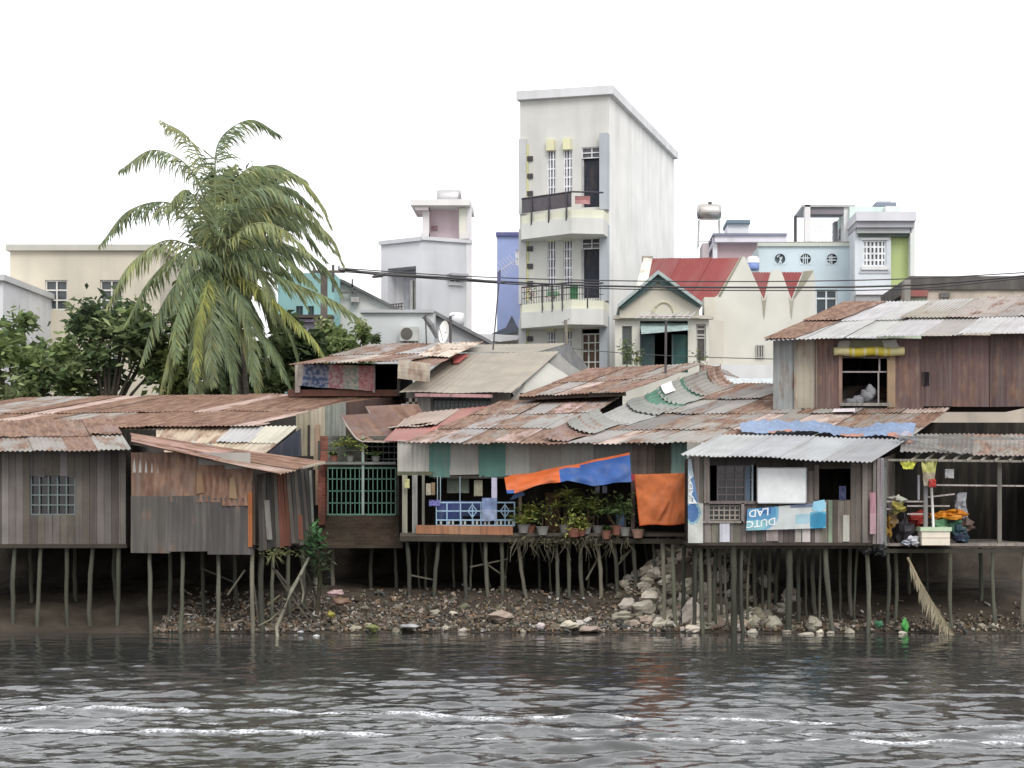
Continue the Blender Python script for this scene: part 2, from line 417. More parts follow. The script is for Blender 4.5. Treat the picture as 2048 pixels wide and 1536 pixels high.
bp = nt.nodes.new('ShaderNodeBump'); ra = nt.nodes.new('ShaderNodeAttribute'); ra.attribute_name = 'ripple'; rm = nt.nodes.new('ShaderNodeMath'); rm.operation = 'MULTIPLY'; rm.inputs[1].default_value = .16; nt.links.new(ra.outputs['Fac'], rm.inputs[0]); nt.links.new(rm.outputs[0], bp.inputs['Strength']); bp.inputs['Distance'].default_value = .08
nt.links.new(bn.outputs['Fac'], bp.inputs['Height']); nt.links.new(bp.outputs[0], bs.inputs['Normal'])
me.materials.append(wm)
wo = bpy.data.objects.new('water', me); COL.objects.link(wo)
tag(wo, 'dark rippled river water with two thin lines of white foam', 'water', kind='structure')

# ============================================================ WORLD, SUN, CAMERA
w = bpy.data.worlds.new('World'); SC.world = w; w.use_nodes = True; nt = w.node_tree; bg = nt.nodes['Background']
sky = nt.nodes.new('ShaderNodeTexSky'); sky.sky_type = 'NISHITA'; sky.sun_disc = False
SUN_EL, SUN_AZ = math.radians(58), math.radians(215)
sky.sun_elevation = SUN_EL; sky.sun_rotation = SUN_AZ; sky.dust_density = 4; sky.air_density = 1.2
mx = nt.nodes.new('ShaderNodeMix'); mx.data_type = 'RGBA'; mx.inputs[0].default_value = .88
nt.links.new(sky.outputs[0], mx.inputs[6]); mx.inputs[7].default_value = (13.2, 13.3, 13.6, 1)
nt.links.new(mx.outputs[2], bg.inputs['Color']); bg.inputs['Strength'].default_value = .1
sl = bpy.data.lights.new('sun', 'SUN'); sl.energy = 1.5; sl.angle = math.radians(25); sl.color = (1, .97, .92)
so = bpy.data.objects.new('sun', sl); COL.objects.link(so)
# shines from high behind the camera's right shoulder
so.rotation_euler = Vector((-.30, .80, -.85)).to_track_quat('-Z', 'Y').to_euler()
az = math.atan2(.30, -.80); sky.sun_rotation = az; 
cam = bpy.data.cameras.new('camera'); co = bpy.data.objects.new('camera', cam); COL.objects.link(co)
co.location = (0, 0, H); co.rotation_euler = (PI/2, 0, 0)
cam.sensor_width = 36; cam.lens = F/2048*36; cam.shift_x = (1024-CX)/2048; cam.shift_y = (YH-768)/2048
cam.clip_end = 4000; cam.clip_start = .1
SC.camera = co
SC.view_settings.view_transform = 'Standard'; SC.view_settings.look = 'None'; SC.view_settings.exposure = .27
# ============================================================ RIVERSIDE SHACKS
def stilts(parent, lst, Y, r=.05, seed=1, col=None):
    rr = random.Random(seed)
    for it in lst:
        xt, yt, xb = it[:3]; Yq = it[3] if len(it) > 3 and it[3] else Y; rad = it[4] if len(it) > 4 else r
        top = P(xt, yt, Yq); bx = (xb-CX)*Yq/F; yb = Yq+rr.uniform(-.1, .1)
        bz = min(ground_z(bx, yb), 1.9)-.25
        if bz < -.5: bz = -.7
        bot = Vector((bx, yb, bz)); pts = []; bow = rr.uniform(-.045, .045)
        for k in range(8):
            t = k/7; p = top.lerp(bot, t)
            p += Vector((bow*math.sin(PI*t)+rr.uniform(-.010, .010), rr.uniform(-.01, .01), 0))*(0 < k < 7); pts.append(p)
        c = vary(col or rr.choice([A(96, 96, 84, .95), A(84, 84, 74, .95), A(112, 108, 96, .95), A(72, 72, 64, .95)]), .15, rr)
        m = MB(); m.tube(pts, [rad*.85*rr.uniform(.88, 1.12) for k in range(8)], c, n=7)
        m.build('stilt', wood, parent, smooth=True)
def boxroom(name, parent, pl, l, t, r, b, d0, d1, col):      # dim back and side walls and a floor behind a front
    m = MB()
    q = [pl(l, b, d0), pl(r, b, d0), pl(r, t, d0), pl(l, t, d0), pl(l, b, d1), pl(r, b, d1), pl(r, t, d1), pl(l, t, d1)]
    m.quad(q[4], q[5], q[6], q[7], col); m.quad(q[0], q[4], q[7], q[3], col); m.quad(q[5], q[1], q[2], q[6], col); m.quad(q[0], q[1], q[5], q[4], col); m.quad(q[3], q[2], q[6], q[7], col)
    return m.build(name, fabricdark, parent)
TL = lambda a=.1: A(194, 188, 182, .52, a+.16); TM = lambda a=.2: A(168, 160, 152, .6, a+.12); TD = lambda a=.2: A(138, 134, 131, .7, a)
RU = lambda a=.7: A(150, 117, 102, .7, a)
WD = [A(112, 106, 102, .9), A(94, 88, 84, .9), A(128, 122, 118, .9), A(104, 98, 90, .9)]
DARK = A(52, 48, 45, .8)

# ---------------- S5: the long stilt house with the veranda
S5 = thing('stilt_house', 'long stilt house with green and grey sheet metal wall above an open veranda', 'house', P(1085, 1075, 40.3))
m = MB(); sheets(m, P(812, 884, 39.7), P(1094, 886, 39.7), P(1242, 795, 46.6), P(1010, 803, 46.6),
                 [TL(.1), TL(.25), TM(.4), TM(.55), RU(.6), TL(.33), A(190, 165, 160, .8, .5)], sw=.62, rows=3, seed=21, jag=.12)
m.build('roof', tin, S5, smooth=True)
m = MB(); sheets(m, P(768, 882, 40.2), P(885, 884, 40.2), P(1016, 811, 46.2), P(818, 829, 45.4), [A(188, 112, 98, .62, .05), A(182, 120, 108, .6, .2), A(185, 165, 152, .7, .25)], sw=.9, rows=2, seed=4, amp=.01)
m.build('roof', tin, S5, smooth=True)
RA, RB, RC, RD = P(1088, 887, 39.7), P(1815, 880, 39.7), Vector((11.1, 46.8, P(0, 772, 46.8).z)), P(1452, 772, 46.8)
m = MB(); sheets(m, RA, RB, RC, RD, [TL(.05), TL(.2), TM(.35), RU(.62), RU(.7), TM(.45), TL(.3), A(196, 178, 168, .8, .4), RU(.55), TD(.4), TL(.12)], sw=.56, rows=4, seed=35, jag=.15)
m.build('roof', tin, S5, smooth=True)
# curled sheets along the valley between the two roofs
def rplane(u, v): return (RA*(1-u)+RB*u)*(1-v)+(RD*(1-u)+RC*u)*v
curls = [(.0, .17, A(150, 128, 122, .8, .45), 0), (.10, .28, A(172, 172, 166, .62, .3), .1), (.25, .42, A(186, 186, 182, .62, .2), .2), (.40, .55, A(160, 162, 156, .62, .3), 0),
         (.52, .60, A(92, 142, 122, .6, .2), .05), (.585, .71, A(176, 178, 170, .62, .25), .0), (.695, .75, A(92, 142, 122, .6, .2), .04), (.74, .89, A(174, 170, 162, .62, .32), .05), (.87, .99, A(176, 150, 136, .75, .5), .1)]
for ci, (va, vb, cc, lf) in enumerate(curls):
    m = MB()
    def fn(u, v, va=va, vb=vb, lf=lf, ci=ci):
        vv = lerp(va, vb, u); base = rplane(0, vv); h = .14+.40*min(1, vv*1.25)
        s = v; ang = PI/2*s
        x = .62*(1-math.sin(ang)*1.0); z = h*(1-math.cos(ang))
        ju = random.Random(ci*7+1); jx, jz, jt = [q*(.25 if 3 < ci < 8 else 1) for q in (ju.uniform(-.12, .10), ju.uniform(-.05, .12), ju.uniform(-.14, .14))]
        x += jx*(1-s)+jt*(u-.5); z += jz*s+jt*.6*(u-.5)*s+.05*(u > .9)*s
        cr = .020*math.sin(2*PI*s*8)+.05*noise.noise(Vector((u*2, s*2, ci)))+.02*lf*noise.noise(Vector((u*9, s*9, ci)))
        k = (1.1-.25*(u-.5)*lf)
        return base+Vector((x*k+.0, .25*(v)+lf*.1, z+.05+cr+.03*(ci % 2)))
    rs = ci*5.
    m.grid(fn, 8, 40, cc, lambda u, v, rs=rs: (u*1.2, rs, v*1.2)); m.build('curled_sheet', tin, S5, smooth=True)
m = MB()   # white patch stuck on a curl
def fn(u, v):
    vv = lerp(.60, .66, u); base = rplane(0, vv); h = .14+.40*min(1, vv*1.25); s = lerp(.62, .98, v); ang = PI/2*s
    return base+Vector((.62*(1-math.sin(ang))+.03, .25*s-.03, h*(1-math.cos(ang))+.15))
m.grid(fn, 3, 4, A(245, 245, 245, .9)); m.build('patch', plastic, S5)
# front wall above the veranda
w5 = fl(40.25)
for k, (l, r, b, c, pr) in enumerate([(795, 860, 944, A(172, 170, 162, .95, .12), .11), (858, 900, 953, A(88, 128, 120, .8, .02), .2), (899, 959, 950, A(150, 146, 142, .95, .2), .11), (958, 1011, 953, A(82, 122, 112, .8, .04), .2),
        (1010, 1062, 951, A(150, 150, 142, .95, .22), .11), (1060, 1122, 951, A(128, 124, 116, .95, .25), .11), (1120, 1190, 950, A(136, 134, 128, .95, .18), .11), (1188, 1264, 950, A(112, 112, 110, .95, .25), .11), (1338, 1374, 952, A(120, 150, 142, .85, .1), .14)]):
    m = MB(); o = -.02*(k % 2)
    sheets(m, w5(l, b, o), w5(r, b, o), w5(r, 880, o), w5(l, 880, o), [c], sw=5, rows=1, period=pr, amp=.012, jag=.02, seed=50+k)
    m.build('wall_sheet', tin, S5, smooth=True)
m = MB(); planks(m, w5(1262, 952), w5(1342, 952), w5(1342, 880), w5(1262, 880), [A(104, 92, 84, .9), A(84, 78, 70, .9), A(118, 106, 98, .9)], w=.2, seed=3); m.build('plank_wall', wood, S5)
m = MB(); m.pbox(w5, 795, 943, 866, 951, -.06, .02, A(96, 96, 80, .9)); m.pbox(w5, 866, 951, 1374, 957, 0, .08, A(66, 60, 56, .9)); m.build('beam', wood, S5)
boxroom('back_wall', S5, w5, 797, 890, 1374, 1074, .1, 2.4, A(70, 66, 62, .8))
m = MB(); pf = fl(40.0)
m.pbox(pf, 800, 1066, 1376, 1073, 0, 8.5, A(92, 86, 78, .9)); m.build('floor', wood, S5)  # floor slab carried far back; the added depth keeps the space below dark
m = MB()
m.beam(P(800, 1077, 40.05), P(1376, 1083, 40.05), .08, .12, A(70, 66, 58, .9)); m.beam(P(800, 1079, 41.6), P(1376, 1083, 41.6), .08, .14, A(60, 56, 50, .9))
for k in range(14): m.beam(P(812+k*42, 1078, 40.05), P(818+k*42, 1078, 42.4), .06, .09, A(64, 60, 54, .9))
m.build('floor_joists', wood, S5)
m = MB(); planks(m, pf(832, 1067, -.02), pf(1026, 1070, -.02), pf(1026, 1052, -.02), pf(832, 1050, -.02), [A(176, 126, 96, .75), A(166, 116, 92, .75), A(176, 134, 108, .75)], w=.75, seed=8, jagb=.01); m.build('skirting_board', wood, S5)
for x, r, c in ((809, 5, A(150, 148, 132, .9)), (829, 5, A(150, 150, 146, .9)), (846, 2.5, A(112, 110, 100, .9)), (1040, 3, A(120, 110, 96, .9)), (1266, 4, A(84, 72, 70, .9))):
    m = MB(); m.pbox(pf, x-r, 950, x+r, 1068, .05, .16, c); m.build('veranda_post', wood, S5)
BL = A(150, 178, 200, .85); m = MB(); rl = fl(40.02)
for y in (1005, 1022, 1040, 1051): m.pbox(rl, 873, y-1.4, 1029, y+1.4, -.02, .015, BL)
for x in (873, 894, 921, 945, 962, 990, 1010, 1029): m.pbox(rl, x-1.2, 1004, x+1.2, 1052, -.015, .01, BL)
for x in (875, 881, 920): m.pbox(rl, x-.8, 953, x+.8, 1006, -.012, .008, A(150, 170, 180, .8))
for cx in (945, 1010):
    for dx, dy in ((1, 1), (1, -1)): m.beam(rl(cx-9, 1022, -.03), rl(cx, 1022-13*dy, -.03), .02, .02, BL); m.beam(rl(cx+9, 1022, -.03), rl(cx, 1022-13*dy, -.03), .02, .02, BL)
for x in range(880, 1026, 8):
    if (x//8) % 3: m.pbox(rl, x, 1042, x+4, 1049, -.01, .005, A(170, 176, 170, .8))
m.build('railing', metal, S5)
stilts(S5, [(813, 1080, 816), (878, 1080, 868), (928, 1078, 933), (971, 1080, 978), (1003, 1080, 1005), (1036, 1082, 1056), (1113, 1082, 1117), (1137, 1082, 1139), (1161, 1082, 1167), (1196, 1082, 1203), (1226, 1082, 1234), (1264, 1082, 1272),
            (850, 1082, 852, 42, .04), (905, 1082, 908, 42.2, .04), (925, 1082, 930, 41.6, .035), (960, 1082, 985, 42.2, .04), (1075, 1082, 1080, 42, .04), (1210, 1082, 1216, 42, .04), (838, 1082, 842, 41.4, .03), (945, 1082, 940, 41.2, .032), (1018, 1082, 1012, 41.5, .03), (1050, 1082, 1048, 41.8, .03), (1098, 1082, 1104, 41.3, .03), (1180, 1082, 1176, 41.6, .03), (1248, 1082, 1252, 41.2, .035), (1290, 1084, 1296, 41.2, .04), (1306, 1084, 1304, 40.3, .045)], 40.2, .058, seed=2)
m = MB()
for a, b in (((940, 1134), (1015, 1118)), ((968, 1124), (1012, 1155)), ((1172, 1160), (1195, 1118)), ((1235, 1130), (1262, 1100)), ((820, 1150), (870, 1160)), ((1240, 1118), (1262, 1098))):
    m.beam(P(*a, 40.25), P(*b, 40.35), .035, .035, A(98, 94, 82, .9))
m.build('brace', wood, S5)

# ---------------- S6: porch shack with the grey roof
S6 = thing('porch_shack', 'plank shack with pale grey corrugated roof, standing on stilts in the water', 'house', P(1560, 1085, 37.8))
m = MB(); sheets(m, P(1362, 909, 37.1), P(1742, 926, 37.1), P(1814, 880, 39.4), P(1442, 868, 39.4), [A(200, 203, 206, .58, .0), A(194, 196, 199, .58, .04), A(206, 208, 209, .58, .0)], sw=1.0, rows=1, seed=9, jag=.015, period=.105, amp=.02, lift=.008, sag=.02)
m.build('roof', tin, S6, smooth=True)
p6 = fl(37.75); k = MB(); h6 = [(1420, 928, 1512, 1006), (1637, 937, 1701, 1000), (1404, 1008, 1482, 1042)]
def c6(cx, cy): return vary(R.choice(WD), .1)
FW = [A(120, 114, 108, .9), A(98, 92, 88, .9), A(136, 128, 122, .9), A(108, 104, 96, .9), A(86, 80, 76, .9)]
def plk(l, t, r, b, w, pal, sd, out=.02, mat=wood, o=0.):
    mm = MB(); planks(mm, p6(l, b, o), p6(r, b, o), p6(r, t, o), p6(l, t, o), pal, w=w, seed=sd, out=out, jagb=.02); return mm.build('plank_wall', mat, S6)
plk(1378, 912, 1420, 1085, .12, [A(122, 116, 110, .9), A(104, 98, 94, .9), A(140, 132, 128, .9)], 1)
plk(1420, 914, 1512, 929, .35, [A(70, 66, 64, .9)], 2); plk(1512, 916, 1637, 940, .35, [A(74, 68, 64, .9), A(84, 78, 72, .9)], 3)
plk(1512, 938, 1637, 1010, .22, FW, 4); plk(1637, 918, 1702, 937, .4, [A(66, 60, 56, .9)], 5)
plk(1701, 920, 1755, 1086, .13, [A(118, 110, 102, .9), A(128, 118, 112, .9), A(100, 92, 86, .9)], 6)
plk(1637, 1000, 1701, 1085, .14, [A(124, 114, 104, .9), A(104, 96, 88, .9), A(140, 132, 122, .9)], 7)
plk(1378, 1042, 1482, 1085, .17, [A(124, 120, 108, .9), A(134, 128, 122, .9), A(112, 108, 100, .9)], 8)
plk(1482, 1006, 1640, 1085, .12, [A(124, 114, 112, .9), A(96, 88, 86, .9), A(150, 142, 138, .9), A(84, 84, 78, .9)], 9)
m = MB()
for l, t, r, b, c in ((1439, 1042, 1459, 1084, A(205, 206, 216, .85)), (1685, 1030, 1698, 1083, A(190, 188, 178, .85)), (1604, 1052, 1620, 1084, A(205, 196, 192, .8)), (1590, 1056, 1602, 1084, A(176, 170, 164, .8)), (1656, 1000, 1664, 1085, A(144, 158, 138, .8)), (1532, 1060, 1556, 1082, A(164, 152, 148, .8))):
    m.pbox(p6, l, t, r, b, -.05, -.02, c)
m.build('patch_board', wood, S6)
m = MB()
for l, t, r, b, c in ((1408, 912, 1418, 1006, A(140, 130, 124, .9)), (1418, 1002, 1640, 1008, A(120, 110, 108, .9)), (1402, 1042, 1486, 1046, A(150, 144, 136, .9)), (1482, 1006, 1488, 1046, A(140, 134, 130, .9)), (1628, 930, 1637, 1000, A(112, 104, 98, .9)), (1724, 920, 1734, 1086, A(138, 130, 124, .9))):
    m.pbox(p6, l, t, r, b, -.07, -.015, c)
m.build('post', wood, S6)
for (l, t, r, b, nx_, ny_, c) in ((1434, 930, 1508, 1004, 4, 5, A(96, 88, 92, .9)), (1406, 1010, 1481, 1041, 7, 3, A(150, 142, 132, .9))):
    win(S6, p6, l, t, r, b, nx_, ny_, c, bw=2.6, d=.1, pcol=(.012, .011, .011), name='window_grille')
m = MB(); m.pbox(p6, 1503, 930, 1506, 1004, -.03, 0, A(160, 176, 186, .85)); m.pbox(p6, 1490, 932, 1500, 1004, .0, .02, A(84, 104, 124, .8)); m.build('window_frame', metal, S6)
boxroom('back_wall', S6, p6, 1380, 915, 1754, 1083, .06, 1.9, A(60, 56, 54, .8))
m = MB(); m.pbox(p6, 1376, 1085, 1757, 1091, -.05, 9.0, A(70, 64, 58, .9)); m.pbox(p6, 1376, 1091, 1757, 1097, 0.02, .12, A(56, 52, 48, .9)); m.build('floor', wood, S6)  # floor stretched well past the back wall to shade the ground beneath
sd = pln(1755, 37.75, 1790, 39.6); m = MB(); planks(m, sd(1755, 1085), sd(1790, 1085), sd(1790, 905), sd(1755, 922), [A(132, 126, 120, .9), A(120, 108, 110, .9)], w=.2, seed=12); m.build('side_wall', wood, S6)
m = MB()
for x, c in ((1757, A(150, 140, 140, .85)), (1764, A(168, 160, 164, .85)), (1749, A(140, 132, 126, .85))): m.beam(P(x, 916, 37.7), P(x-1, 1088, 37.7), .07, .06, c)
m.build('corner_post', wood, S6)
stilts(S6, [(1325, 1088, 1327, 38.2), (1346, 1090, 1354, 38.1), (1368, 1090, 1367, 38.6), (1392, 1092, 1388), (1402, 1092, 1405), (1416, 1092, 1419, 38.2), (1432, 1092, 1430, 38.4), (1440, 1092, 1444, 38.8, .04), (1466, 1092, 1468, 37.8, .085), (1484, 1092, 1487), (1579, 1090, 1574, 37.9, .09), (1598, 1092, 1601, 38.5, .06),
            (1651, 1092, 1668, 37.9, .07), (1733, 1092, 1735, 38, .06), (1508, 1092, 1512, 39), (1540, 1092, 1538, 39.2), (1625, 1092, 1630, 39.4), (1700, 1092, 1704, 39.3), (1558, 1092, 1552, 39.5), (1450, 1092, 1456, 38.3, .035), (1478, 1092, 1474, 38.9, .035), (1500, 1092, 1496, 38.4, .04), (1525, 1092, 1528, 38.8, .04), (1610, 1092, 1614, 39, .035), (1640, 1092, 1636, 38.6, .035), (1680, 1092, 1684, 38.8, .04), (1715, 1092, 1710, 39, .035), (1385, 1092, 1380, 39, .035)], 37.9, .058, seed=5)

# ---------------- S7: open kitchen deck at the right
S7 = thing('open_deck', 'open kitchen deck on stilts beside the porch shack, under a low lean-to roof', 'deck', P(1890, 1092, 38.4))
p7 = fl(38.3)
m = MB(); m.pbox(p7, 1758, 1087, 2075, 1092, 0, 9, A(150, 142, 134, .8)); m.pbox(p7, 1740, 1098, 2075, 1106, .05, .2, A(70, 68, 60, .9)); m.build('floor', wood, S7)
m = MB(); sheets(m, P(1800, 905, 38.2), P(2085, 912, 38.2), P(2085, 870, 40.5), P(1806, 868, 40.5), [TD(.3), A(110, 106, 100, .8, .3), TM(.3)], sw=.8, rows=1, seed=13, jag=.1); m.build('roof', tin, S7, smooth=True)
m = MB()
for q in range(9): m.beam(P(1822+q*28, 922, 38.15), P(1850+q*28, 898, 38.6), .03, .05, A(166, 160, 150, .85))
m.beam(P(1775, 920, 38.2), P(2080, 923, 38.2), .05, .05, A(140, 134, 124, .85)); m.beam(P(1790, 870, 39), P(1925, 908, 38.15), .09, .03, A(150, 150, 146, .85)); m.beam(P(1800, 874, 39.2), P(2070, 878, 39.2), .05, .05, A(140, 140, 136, .85))
m.build('roof_batten', wood, S7)
for x, t, b, r, c in ((1769, 918, 1088, 4.5, A(140, 146, 142, .85)), (1762, 970, 1072, 1.8, A(190, 186, 190, .85)), (1838, 950, 1000, 2, A(150, 150, 156, .85)), (1852, 965, 1088, 4, A(150, 148, 148, .85)), (2000, 920, 1088, 4, A(120, 116, 110, .85))):
    m = MB(); m.pbox(p7, x-r, t, x+r, b, .02, .1, c); m.build('deck_post', wood, S7)
m = MB()
for a, b in (((1765, 1003), (1850, 1003)), ((1815, 1012), (1900, 1012)), ((1815, 1028), (1852, 1028)), ((1868, 970), (2070, 972)), ((1850, 995), (1910, 988)), ((1765, 1018), (1800, 1018))): m.beam(p7(a[0], a[1], .05), p7(b[0], b[1], .05), .035, .035, A(176, 166, 162, .85))
m.build('railing', wood, S7)
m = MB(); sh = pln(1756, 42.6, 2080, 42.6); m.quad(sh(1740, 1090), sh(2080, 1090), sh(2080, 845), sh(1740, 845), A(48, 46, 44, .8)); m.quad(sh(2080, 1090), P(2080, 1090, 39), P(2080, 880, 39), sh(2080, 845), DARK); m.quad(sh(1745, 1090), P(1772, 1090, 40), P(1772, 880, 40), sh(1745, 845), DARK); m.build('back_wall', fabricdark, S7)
stilts(S7, [(1775, 1096, 1772), (1790, 1096, 1788, 38.9), (1850, 1096, 1852, 40.5), (1901, 1096, 1904), (1985, 1096, 1990), (2050, 1096, 2046), (1960, 1096, 1962, 40), (1820, 1096, 1818, 40.6)], 38.4, .055, seed=8)

# ---------------- S8: upper rusty shack at the right
S8 = thing('rusty_shack', 'tall rust brown tin shack with a wide dark window and a yellow rolled awning', 'house', P(1780, 826, 43.5))
m = MB(); sheets(m, P(1530, 680, 42.9), P(2075, 664, 42.9), P(2140, 596, 49), P(1692, 607, 49), [TL(.02), TL(.08), A(206, 204, 202, .62, .0), TM(.15)], sw=.95, rows=2, seed=14, jag=.15); m.build('roof', tin, S8, smooth=True)
m = MB(); sheets(m, P(1527, 678, 42.85), P(1590, 676, 42.85), P(1775, 606, 48.9), P(1690, 606, 48.9), [RU(.72)], sw=1.5, rows=2, seed=15, lift=.05, jag=.05); m.build('roof_patch', tin, S8, smooth=True)
m = MB(); sheets(m, P(1800, 640, 45.6), P(2080, 640, 45.6), P(2140, 590, 49.2), P(1868, 606, 49.2), [A(160, 148, 140, .8, .4), A(150, 144, 128, .8, .3)], sw=1.1, rows=1, seed=16, lift=.06, jag=.2)
for v in m.v: v.z += .08
m.build('roof_patch', tin, S8, smooth=True)
p8 = fl(43.4)
for l, t, r, b, c, sd_ in ((1546, 676, 1592, 827, A(146, 150, 150, .85, .28), 1), (1588, 676, 1634, 822, A(160, 152, 136, .85, .34), 2), (1630, 676, 1684, 820, A(108, 84, 78, .75, .36), 3), (1776, 676, 1846, 816, A(106, 82, 78, .75, .4), 4), (1842, 672, 1908, 812, A(104, 82, 78, .75, .34), 5), (1904, 670, 1985, 812, A(110, 84, 80, .75, .4), 6), (1980, 668, 2075, 812, A(104, 82, 78, .75, .36), 7), (1682, 676, 1778, 714, A(96, 88, 84, .9, .4), 8)):
    m = MB(); sheets(m, p8(l, b), p8(r, b), p8(r, t), p8(l, t), [c], sw=5, rows=1, period=.15, amp=.024, jag=.03, seed=60+sd_)
    m.build('wall_sheet', tin, S8, smooth=True)
m = MB(); m.pbox(p8, 1546, 820, 1600, 829, -.02, .02, A(130, 80, 50, .8)); m.pbox(p8, 1600, 816, 1780, 826, -.02, .02, A(96, 92, 86, .85)); m.pbox(p8, 1680, 806, 1780, 812, -.06, .05, A(150, 146, 140, .85)); m.pbox(p8, 1677, 712, 1684, 812, -.05, .02, A(150, 124, 112, .8)); m.pbox(p8, 1774, 712, 1790, 815, -.05, .02, A(172, 148, 122, .75)); m.build('window_frame', wood, S8)
m = MB(); m.pbox(p8, 1684, 742, 1776, 745, .04, .07, A(150, 146, 144, .85)); m.pbox(p8, 1758, 714, 1761, 742, .04, .07, A(150, 146, 144, .85)); m.pbox(p8, 1756, 745, 1759, 806, .04, .07, A(150, 146, 144, .85)); m.build('window_bars', metal, S8)
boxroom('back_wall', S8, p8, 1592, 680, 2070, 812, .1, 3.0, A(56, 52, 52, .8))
m = MB(); m.quad(p8(1548, 828), P(1640, 815, 49), P(1640, 625, 49), p8(1548, 676), A(150, 140, 130, .8, .4)); m.build('side_wall', tin, S8)
m = MB(); m.pbox(p8, 1843, 744, 1858, 772, -.025, -.01, A(40, 36, 40, .9)); m.build('vent_hole', fabricdark, S8)
m = MB()   # rolled awning over the window
def fn(u, v):
    t = 2*PI*v; x = lerp(1666, 1806, u); r = .10+.02*noise.noise(Vector((u*5, v*2, 1)))
    p = p8(x, 704, -.14); return p+Vector((0, r*math.cos(t), r*math.sin(t)*1.1+.015*math.sin(u*14)))
m.grid(fn, 24, 12, lambda u, v: A(206, 186, 60, .75) if .22 < u < .8 and math.sin(u*40) > -.7 else A(214, 204, 150, .75))
drape(m, (p8(1672, 700, -.1), p8(1800, 700, -.1), p8(1792, 680, -.04), p8(1678, 682, -.04)), 16, 4, A(180, 176, 166, .75), wr=.04, colfn=lambda u, v: A(196, 190, 180, .75) if u < .16 or u > .78 else A(130, 126, 100, .75))
m.build('awning', tarp, S8, smooth=True)

# ---------------- S11: rusty roof shack in the middle
S11 = thing('low_shack', 'low shack with rust streaked roof between the grey roof and the curled sheets', 'house', P(1200, 800, 46.6))
m = MB(); sheets(m, P(1036, 793, 45.6), P(1250, 784, 45.4), P(1412, 728, 51.2), P(1178, 738, 51.2), [RU(.52), TL(.25), A(196, 176, 164, .8, .45), RU(.66), TM(.4)], sw=.55, rows=2, seed=18, jag=.08); m.build('roof', tin, S11, smooth=True)
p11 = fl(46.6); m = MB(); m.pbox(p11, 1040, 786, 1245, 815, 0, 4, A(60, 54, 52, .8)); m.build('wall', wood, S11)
m = MB(); m.beam(P(1038, 797, 45.65), P(1252, 788, 45.45), .06, .1, A(70, 60, 54, .8)); m.build('eave_board', wood, S11)
m = MB(); sheets(m, P(1405, 762, 49.5), P(1448, 768, 49.2), P(1440, 735, 51.3), P(1400, 728, 51.3), [RU(.4)], sw=2, rows=1, seed=3); sheets(m, P(1432, 745, 50.8), P(1478, 757, 50.5), P(1452, 742, 52), P(1410, 728, 51.6), [TD(.4)], sw=2, rows=1, seed=5); m.build('roof_patch', tin, S11, smooth=True)

# ---------------- S10: mid shack with plain beige grey roof
S10 = thing('grey_roof_shack', 'shack with broad smooth beige grey roof and a dark railed window band', 'house', P(930, 815, 47))
GR = A(194, 182, 166, .56, .0)
m = MB(); sheets(m, P(798, 786, 46.3), P(1022, 788, 46.1), P(1118, 703, 51), P(905, 707, 51), [GR], sw=9, rows=1, seed=22, period=.17, amp=.006, jag=.0); m.build('roof', tin, S10, smooth=True)
m = MB(); sheets(m, P(900, 706, 51.1), P(1072, 704, 51.1), P(1137, 686, 54), P(955, 690, 54), [A(186, 176, 160, .55, .05)], sw=9, rows=1, seed=23, period=.17, amp=.006, jag=0); m.build('roof', tin, S10, smooth=True)
m = MB(); m.poly([P(1072, 706, 51.15), P(1138, 687, 54), P(1182, 742, 54), P(1168, 748, 53), P(1120, 712, 51.2)], A(88, 90, 90, .8)); m.poly([P(1116, 706, 51.1), P(1090, 722, 50.2), P(1136, 756, 50), P(1164, 750, 52)], A(150, 148, 142, .75)); m.poly([P(1090, 720, 50.15), P(1084, 728, 49.9), P(1132, 758, 49.8), P(1137, 754, 50)], A(196, 194, 188, .75)); m.build('gable_sheet', tin, S10)
m = MB(); m.poly([P(1020, 800, 47), P(1046, 800, 47), P(1150, 800, 50), P(1150, 760, 50), P(1090, 722, 50), P(1050, 762, 48)], A(200, 198, 190, .85)); m.build('gable_wall', plaster, S10)
p10 = fl(47); m = MB(); wallh(m, p10, 812, 780, 1022, 840, [(866, 792, 982, 818)], A(150, 146, 138, .85), d=.2); m.build('wall', stained, S10)
m = MB()
for i in range(5):
    for j in range(4): m.pbox(p10, 812+i*6, 796+j*8, 818+i*6, 804+j*8, -.03, -.005, A(214, 200, 190, .85) if (i+j) % 2 else A(60, 50, 50, .8))
m.build('checker_tiles', plaster, S10)
win(S10, p10, 866, 792, 982, 818, 14, 2, A(112, 118, 118, .85), pcol=(.02, .022, .025), bw=1.3, d=.15)
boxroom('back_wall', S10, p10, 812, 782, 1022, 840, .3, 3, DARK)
m = MB(); m.beam(P(830, 790, 46.2), P(985, 792, 46.2), .05, .09, A(190, 150, 150, .8)); m.pbox(p10, 838, 796, 862, 828, -.12, -.05, A(170, 164, 160, .8)); m.build('eave_board', wood, S10)

